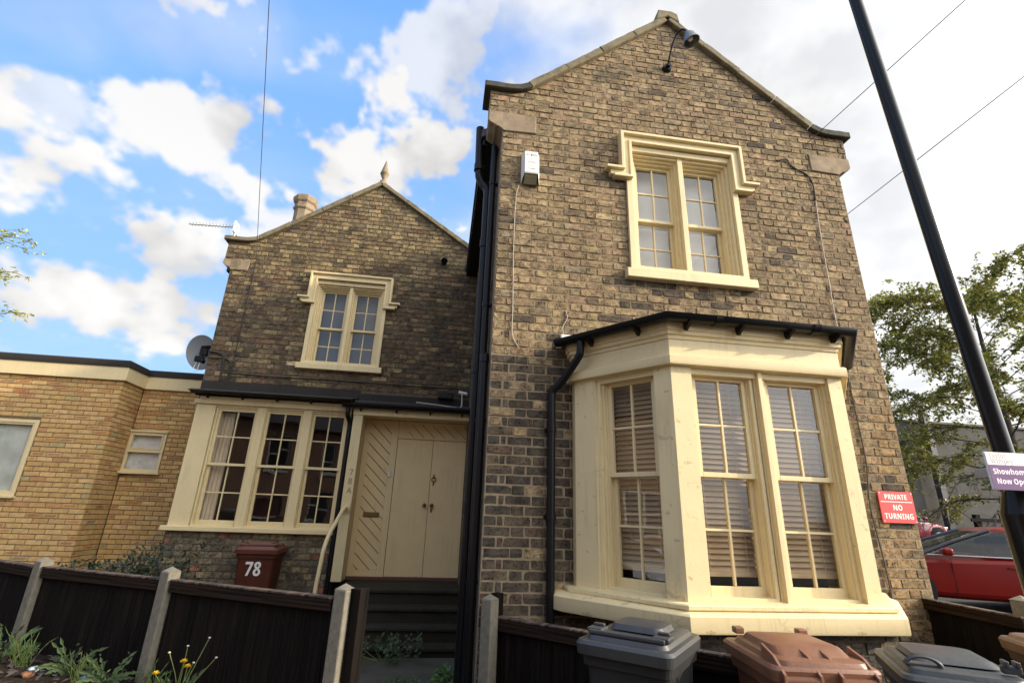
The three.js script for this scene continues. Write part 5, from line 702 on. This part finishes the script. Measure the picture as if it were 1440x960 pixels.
{
  // a red brick terrace across the road and a buff house to the left of it; they are seen in the window glass
  const dir = [0.839, 0.544], N = [-0.544, 0.839], turn = -Math.atan2(dir[1], dir[0]);
  const t = thing('terraced_house', 'red brick terraced house across the road, seen only in reflections', 'house', [0, 0, 0], 0, 'terraced houses across the road');
  part(t, 'wall', [box(-2.5, -1.9, 0, 5.2, 0, 0.3, 0), box(-0.9, 0.9, 0, 5.2, 0, 0.3, 0), box(1.9, 2.5, 0, 5.2, 0, 0.3, 0), box(-1.9, -0.9, 0, 0.9, 0, 0.3, 0), box(-1.9, -0.9, 2.4, 3.1, 0, 0.3, 0), box(-1.9, -0.9, 4.6, 5.2, 0, 0.3, 0), box(0.9, 1.9, 2.1, 3.1, 0, 0.3, 0), box(0.9, 1.9, 4.6, 5.2, 0, 0.3, 0), box(-2.5, 2.5, 0, 5.2, 0.5, 7, 0)], M.streetBrick);
  for (const [x, y0, y1] of [[-1.4, 0.9, 2.4], [-1.4, 3.1, 4.6], [1.4, 3.1, 4.6]]) { const w = part(t, 'window', [ring(x - 0.5, x + 0.5, y0, y1, 0.07, 0.08, 0.16), box(x - 0.5, x + 0.5, (y0 + y1) / 2 - 0.03, (y0 + y1) / 2 + 0.03, 0.08, 0.16), box(x - 0.55, x + 0.55, y0 - 0.1, y0, -0.06, 0.3)], M.white); part(w, 'pane', box(x - 0.44, x + 0.44, y0 + 0.06, y1 - 0.06, 0.11, 0.12, 0), P(0.03, 0.035, 0.04, { roughness: 0.05 })); }
  part(t, 'door', box(0.95, 1.85, 0, 2.1, 0.1, 0.16), P(0.10, 0.02, 0.02)); const rf = part(t, 'roof', prism([[-0.3, 5.1], [3.5, 7.9], [7.3, 5.1], [3.5, 7.75]].map(([z, y]) => [z, y]), -2.5, 2.5).rotateY(-Math.PI / 2).rotateY(0), M.slate);
  part(t, 'chimney', [box(1.9, 2.5, 7.0, 9.0, 3.1, 3.9), box(1.85, 2.55, 8.75, 8.9, 3.05, 3.95)], M.streetBrick);
  const spots = [-22, -17, -12, -7, -2, 3, 8, 13]; spots.forEach((s, i) => { const c = i ? t.clone() : t; if (i) { c.name = numbered('terraced_house'); scene.add(c); } c.position.set(dir[0] * s + N[0] * 12.6, -0.1, 1.1 + dir[1] * s + N[1] * 12.6); c.rotation.y = turn; c.userData.label = `red brick terraced house across the road, ${['first', 'second', 'third', 'fourth', 'fifth', 'sixth', 'seventh', 'eighth'][i]} from the left of the row`; });
  const bf = thing('buff_house', 'buff brick house with white window away to the left, seen in the bay reflection', 'house', [-17, -0.1, 4], Math.PI / 2 + 0.1);
  part(bf, 'wall', [box(-5, -0.9, 0, 6, -0.3, 0, 0), box(0.9, 5, 0, 6, -0.3, 0, 0), box(-0.9, 0.9, 0, 1, -0.3, 0, 0), box(-0.9, 0.9, 2.8, 6, -0.3, 0, 0), box(-5, 5, 0, 6, -6, -0.6, 0)], M.buffBrick); const w = part(bf, 'window', [ring(-0.9, 0.9, 1, 2.8, 0.1, -0.2, -0.05), box(-0.04, 0.04, 1, 2.8, -0.18, -0.06), box(-0.9, 0.9, 1.87, 1.93, -0.18, -0.06)], M.white); part(w, 'pane', box(-0.8, 0.8, 1.1, 2.7, -0.14, -0.13, 0), P(0.04, 0.045, 0.05, { roughness: 0.05 })); part(bf, 'roof', prism([[-5.2, 5.9], [5.2, 5.9], [0, 9]], -6.2, 0.2), M.slate);
}

// ------------------------------------------------------------------ trees, shrub, weeds
function leafGeo(list) { // list of [pos, dir, normal-ish, length, width, colour]: each leaf a folded pair of triangles
  const p = [], c = [], n = []; const D = new THREE.Vector3(), U = new THREE.Vector3(), Sd = new THREE.Vector3(), q = new THREE.Vector3();
  for (const [o, d, u, l, w, col] of list) {
    D.set(...d).normalize(); U.set(...u); Sd.crossVectors(D, U).normalize(); U.crossVectors(Sd, D).normalize();
    const a = [o[0], o[1], o[2]], tip = [0, 1, 2].map((k) => o[k] + D.getComponent(k) * l), s1 = [0, 1, 2].map((k) => o[k] + D.getComponent(k) * l * 0.45 + Sd.getComponent(k) * w + U.getComponent(k) * w * 0.3), s2 = [0, 1, 2].map((k) => o[k] + D.getComponent(k) * l * 0.45 - Sd.getComponent(k) * w + U.getComponent(k) * w * 0.3);
    p.push(...a, ...s1, ...tip, ...a, ...tip, ...s2); for (let k = 0; k < 6; k++) c.push(...col);
  }
  const g = new THREE.BufferGeometry(); g.setAttribute('position', new THREE.Float32BufferAttribute(p, 3)); g.setAttribute('color', new THREE.Float32BufferAttribute(c, 3)); g.computeVertexNormals(); g.setAttribute('uv', new THREE.Float32BufferAttribute(new Float32Array(p.length / 3 * 2), 2)); return g;
}
function tree(label, base, { h, r, limbs, subs, twigs, leaves, size, cols, seed, low = 0.2, droop = 0.15, cull }) {
  const t = thing('broadleaf_tree', label, 'tree', base), rnd = lcg(seed), R = (a, b) => a + (b - a) * rnd(), wood = [], list = []; for (let i = 0; i < 30; i++) rnd();
  const trunkPts = Array.from({ length: 7 }, (_, i) => [0.12 * Math.sin(i * 1.3), h * 0.82 * i / 6, 0.1 * Math.cos(i * 1.7)]); for (let i = 0; i < 6; i++) wood.push(rod(trunkPts[i], trunkPts[i + 1], 0.24 * (1 - i / 7), 10, 0.24 * (1 - (i + 1) / 7)));
  const bough = (a, d, len, rad, n) => { const pts = [a]; let p = [...a], v = [...d]; for (let i = 0; i < n; i++) { v = [v[0] + R(-0.16, 0.16), v[1] + R(-0.14, 0.1) - droop * i / n, v[2] + R(-0.16, 0.16)]; const l = Math.hypot(...v); v = v.map((k) => k / l); p = p.map((k, j) => k + v[j] * len / n); pts.push([...p]); if (rad > 0.004) wood.push(rod(pts[i], pts[i + 1], rad * (1 - i / n * 0.75), rad > 0.03 ? 7 : 4, rad * (1 - (i + 1) / n * 0.75))); } return pts; };
  const lerp = (pts, f) => { const k = Math.min(pts.length - 2, Math.floor(f * (pts.length - 1))), u = f * (pts.length - 1) - k; return pts[k].map((v, j) => mix(v, pts[k + 1][j], u)); };
  for (let i = 0; i < limbs; i++) {
    const f = low + (0.98 - low) * (i + rnd()) / limbs, a = lerp(trunkPts, Math.min(0.99, f)), th = i * 2.4 + R(-0.4, 0.4), up = mix(0.15, 1.3, f * f), d = [Math.cos(th), up, Math.sin(th)], L = r * mix(1.05, 0.6, f) * R(0.75, 1.15), B = bough(a, d, L, 0.042 * (1.2 - f), 7);
    for (let j = 0; j < subs; j++) {
      const g = 0.2 + 0.8 * (j + rnd()) / subs, b = lerp(B, Math.min(0.99, g)), e = lerp(B, Math.min(0.995, g + 0.05)), ax = e.map((v, k) => v - b[k]), l = Math.hypot(...ax) || 1, dd = [ax[0] / l + R(-0.9, 0.9), ax[1] / l + R(-0.5, 0.6), ax[2] / l + R(-0.9, 0.9)], sl = Math.hypot(...dd), C = bough(b, dd.map((v) => v / sl), L * R(0.22, 0.45), 0.016, 5);
      for (let k = 0; k < twigs; k++) {
        const q = lerp(C, Math.min(0.99, (k + 1) / twigs)), td = [R(-1, 1), R(-0.8, 0.7), R(-1, 1)], tl = Math.hypot(...td), E = bough(q, td.map((v) => v / tl), R(0.25, 0.6), 0.006, 3);
        for (let m = 0; m < leaves; m++) { const o = lerp(E, rnd() * 0.99).map((v) => v + R(-0.05, 0.05)); if (cull && cull(o[0] + base[0], o[1] + base[1], o[2] + base[2])) continue; const tone = cols[Math.floor(rnd() * cols.length)], s = R(0.7, 1.3); list.push([o, [R(-1, 1), R(-1, 0.5), R(-1, 1)], [R(-0.5, 0.5), 1, R(-0.5, 0.5)], size * R(0.7, 1.3), size * 0.33, tone.map((c) => c * s)]); }
      }
    }
  }
  part(t, 'trunk', wood, M.bark); part(t, 'crown', leafGeo(list), M.leafTree); return t;
}
tree('green tree with drooping leafy twigs on the right, behind the lamp post', [20.9, 0.6, -11.5], { h: 12, r: 6.2, limbs: 42, subs: 12, twigs: 10, leaves: 13, size: 0.14, seed: 77, low: 0.16, droop: 0.32, cull: (x, y) => y < 5.4 - Math.max(0, x - 16.3) * 1.1 + 0.8 * Math.sin(x * 3), cols: [[0.46, 0.45, 0.07], [0.32, 0.34, 0.055], [0.18, 0.22, 0.04], [0.11, 0.14, 0.03], [0.40, 0.40, 0.065], [0.24, 0.17, 0.05]] });
tree('pale yellow-green tree just showing at the left edge of the picture', [-19.5, -0.2, -14], { h: 12, r: 4.6, limbs: 22, subs: 8, twigs: 6, leaves: 7, size: 0.15, seed: 91, low: 0.3, droop: 0.2, cols: [[0.62, 0.60, 0.16], [0.52, 0.52, 0.14], [0.42, 0.43, 0.10]] });
{
  const r = lcg(808), R = (a, b) => a + (b - a) * r(); for (let i = 0; i < 20; i++) r();
  // evergreen shrub behind the fence
  const s = thing('shrub', 'dark green shrub behind the left fence, below the three-light window', 'shrub', [-4.15, 0.1, -2.75]), list = [], wood = [];
  for (let i = 0; i < 90; i++) { const th = R(0, 6.28), e = [Math.cos(th) * R(0.2, 1.0), R(0.35, 1.05), Math.sin(th) * R(0.1, 0.45)]; e[1] = Math.min(e[1], 0.62 + 0.42 * clamp(e[0] + 0.3)); wood.push(rod([R(-0.2, 0.3), 0, R(-0.1, 0.1)], e, 0.012, 5, 0.004)); for (let k = 0; k < 55; k++) { const f = R(0.35, 1.08), o = e.map((v, j) => v * f + R(-0.09, 0.09)); const c = R(0.5, 1.3); list.push([o, [R(-1, 1), R(-0.4, 0.9), R(-0.3, 1)], [R(-0.4, 0.4), 1, R(-0.2, 0.6)], R(0.05, 0.10), 0.017, [0.045 * c, 0.075 * c, 0.028 * c]]); } }
  part(s, 'stem', wood, M.bark); part(s, 'foliage', leafGeo(list), M.leafWeed);
  const blade = (o, d, l, w, col, out, bend = 0.5) => { let p = [...o], v = [...d]; const n = 4; for (let i = 0; i < n; i++) { const q = p.map((k, j) => k + v[j] * l / n), ww = w * (1 - i / n * 0.6); out.push([p, v, [0.01, 0.2, 1], l / n * 1.25, ww, col]); p = q; v = [v[0] * 1.05, v[1] - bend / n, v[2] * 1.05]; } };
  const green = () => { const k = R(0.6, 1.3); return [0.055 * k, 0.10 * k, 0.022 * k]; };
  function dandelion(label, x, z, n, size, flowers, seeds) {
    const y = groundY(x, z), t = thing('dandelion', label, 'weed', [x, y, z], 0), L = []; for (let i = 0; i < n; i++) { const th = R(0, 6.28), up = R(0.3, 1.35); blade([0, 0, 0], [Math.cos(th) * 0.6, up, Math.sin(th) * 0.6], size * R(0.6, 1.1), size * 0.085, green(), L, R(0.4, 1.2)); for (let k = 1; k < 4; k++) L.push([[Math.cos(th) * 0.14 * size * k, up * 0.2 * size * k, Math.sin(th) * 0.14 * size * k], [R(-1, 1), 0.5, R(-1, 1)], [0, 0.3, 1], size * 0.12, size * 0.025, green()]); } part(t, 'leaves', leafGeo(L), M.leafWeed);
    for (const [dx, hh, lean] of flowers) { const tx = dx + lean, ty = hh; part(t, 'stem', tube([[0, 0, 0], [dx * 0.6, hh * 0.5, 0.02], [tx, ty, 0.05]], 0.003, 12, 5), M.stem); const pet = []; for (let i = 0; i < 26; i++) { const a = i * 2.4, rr = 0.3 + 0.7 * (i / 26); pet.push([[tx, ty, 0.05], [Math.cos(a) * rr, 0.35 + 0.5 * (1 - rr), Math.sin(a) * rr], [0, 1, 0.1], 0.03, 0.008, [1, 1, 1]]); } part(t, 'flower', leafGeo(pet), M.petal); }
    for (const [dx, hh, lean] of seeds) { part(t, 'stem', tube([[0, 0, 0], [dx * 0.6, hh * 0.5, 0.02], [dx + lean, hh, 0.04]], 0.0028, 12, 5), M.stem); part(t, 'seed_head', uvBox(new THREE.IcosahedronGeometry(0.009, 1).scale(1, 0.7, 1).translate(dx + lean, hh, 0.04)), M.seed); }
  }
  dandelion('clump of dandelion leaves with one flower at the left edge of the bed', -3.62, -0.42, 26, 0.30, [[-0.10, 0.20, -0.02]], []);
  dandelion('upright leafy weed between the first two concrete posts, left of the others', -2.98, -0.2, 12, 0.26, [], []);
  dandelion('leafy weed just left of the second concrete post', -2.62, -0.02, 16, 0.24, [], []);
  dandelion('dandelion with yellow flowers and tall seed stalks right of the second post', -2.05, 0.20, 18, 0.22, [[0.0, 0.27, 0.02], [-0.12, 0.20, -0.02], [0.05, 0.24, 0.0]], [[-0.03, 0.33, -0.06], [0.02, 0.37, 0.0], [0.12, 0.42, 0.03], [0.17, 0.30, 0.05], [0.05, 0.27, 0.03]]);
  const tuft = (label, x, z, n, l, group) => { const t = thing('grass_tuft', label, 'grass', [x, groundY(x, z) - 0.01, z], 0, group), L = []; for (let i = 0; i < n; i++) { const th = R(0, 6.28), q = R(0.1, 0.6); blade([R(-0.06, 0.06), 0, R(-0.05, 0.05)], [Math.cos(th) * q, R(0.9, 1.2), Math.sin(th) * q], l * R(0.5, 1.1), 0.006, [R(0.07, 0.13), R(0.13, 0.19), 0.03], L, R(0.3, 1.0)); } part(t, 'blades', leafGeo(L), M.leafWeed); };
  tuft('tuft of long grass to the right of the flowering dandelion', -1.72, 0.36, 40, 0.26); tuft('small tuft of grass at the foot of the second concrete post', -2.32, 0.05, 20, 0.18); tuft('wiry grass between the two leafy weeds left of the second post', -2.8, -0.05, 30, 0.2); tuft('grass mixed with the dandelion clump at the left edge', -3.4, -0.35, 40, 0.25); tuft('grass around the stalks of the flowering dandelion', -2.12, 0.24, 45, 0.2); tuft('short grass against the fence right of the seed stalks', -1.5, 0.36, 36, 0.16); tuft('thin grass near the left gate post', -1.35, 0.52, 24, 0.22);
  const bush = (label, x, y, z, w, h, n, c0, sz = 0.05) => { const t = thing('leafy_weed', label, 'weed', [x, y, z]), L = [], st = []; for (let i = 0; i < n; i++) { const e = [R(-w, w), R(0.2, 1) * h, R(-w, w) * 0.6]; if (i % 5 === 0) st.push(rod([e[0] * 0.2, 0, e[2] * 0.2], e, 0.004, 5, 0.002)); for (let k = 0; k < 7; k++) { const s = R(0.6, 1.4); L.push([e.map((v) => v + R(-0.03, 0.03)), [R(-1, 1), R(-0.3, 1), R(-0.3, 1)], [0, 0.7, 0.7], sz * R(0.6, 1.2), sz * 0.3, c0.map((q) => q * s)]); } } part(t, 'stem', st, M.stem); part(t, 'foliage', leafGeo(L), M.leafWeed); };
  bush('low creeping weeds along the foot of the bottom step', -0.85, -0.0, -1.98, 0.42, 0.20, 60, [0.05, 0.085, 0.02]); bush('small weeds at the left end of the bottom step', -1.25, 0, -1.6, 0.16, 0.2, 24, [0.055, 0.10, 0.02]); bush('bright ferny weed beside the pipes at the foot of the house corner', -0.16, -0.06, -0.55, 0.15, 0.34, 90, [0.07, 0.15, 0.025], 0.045); bush('sprig of green weeds in front of the left gate post', -1.25, 0.0, 0.62, 0.07, 0.28, 12, [0.09, 0.16, 0.03], 0.05); bush('green weeds in the middle of the path', -0.6, -0.05, -0.9, 0.14, 0.14, 26, [0.05, 0.09, 0.02]);
  // dead leaves and scraps on the bed
  const dead = []; for (let i = 0; i < 420; i++) { const x = R(-4.6, -1.4), z = fenceZ(x) + R(0.08, 0.9), k = R(0.5, 1.3), c = r() < 0.7 ? [0.07, 0.04, 0.025] : [0.12, 0.075, 0.045]; dead.push([[x, groundY(x, z) + R(0.003, 0.025), z], [R(-1, 1), R(-0.2, 0.3), R(-1, 1)], [R(-0.4, 0.4), 1, R(-0.4, 0.4)], R(0.04, 0.09), R(0.012, 0.026), c.map((v) => v * k)]); }
  const dl = mesh('dead_leaves', leafGeo(dead), M.leafWeed, scene, true); tag(dl, 'brown dead leaves scattered over the bed in front of the left fence', 'leaf litter'); dl.userData.kind = 'stuff';
  const scrap = (label, x, z, col, s) => { const y = groundY(x, z), g = new THREE.IcosahedronGeometry(s, 1), p = g.attributes.position; for (let i = 0; i < p.count; i++) { const f = 0.7 + 0.6 * vnoise(p.getX(i) * 60, p.getY(i) * 60, p.getZ(i) * 60, 3); p.setXYZ(i, p.getX(i) * f, p.getY(i) * f * 0.6, p.getZ(i) * f); } g.computeVertexNormals(); g.translate(x, y + s * 0.5, z); single('litter', uvBox(g), S(...col), label, 'litter'); };
  scrap('crumpled pale blue wrapper in the bed left of the leafy weeds', -3.25, -0.25, [0.35, 0.45, 0.5], 0.035); scrap('blue scrap of plastic by the upright leafy weed', -2.82, -0.1, [0.12, 0.25, 0.42], 0.03); scrap('orange-brown crushed can on the bed', -3.2, -0.12, [0.2, 0.085, 0.04], 0.04);
}
renderer.render(scene, camera);
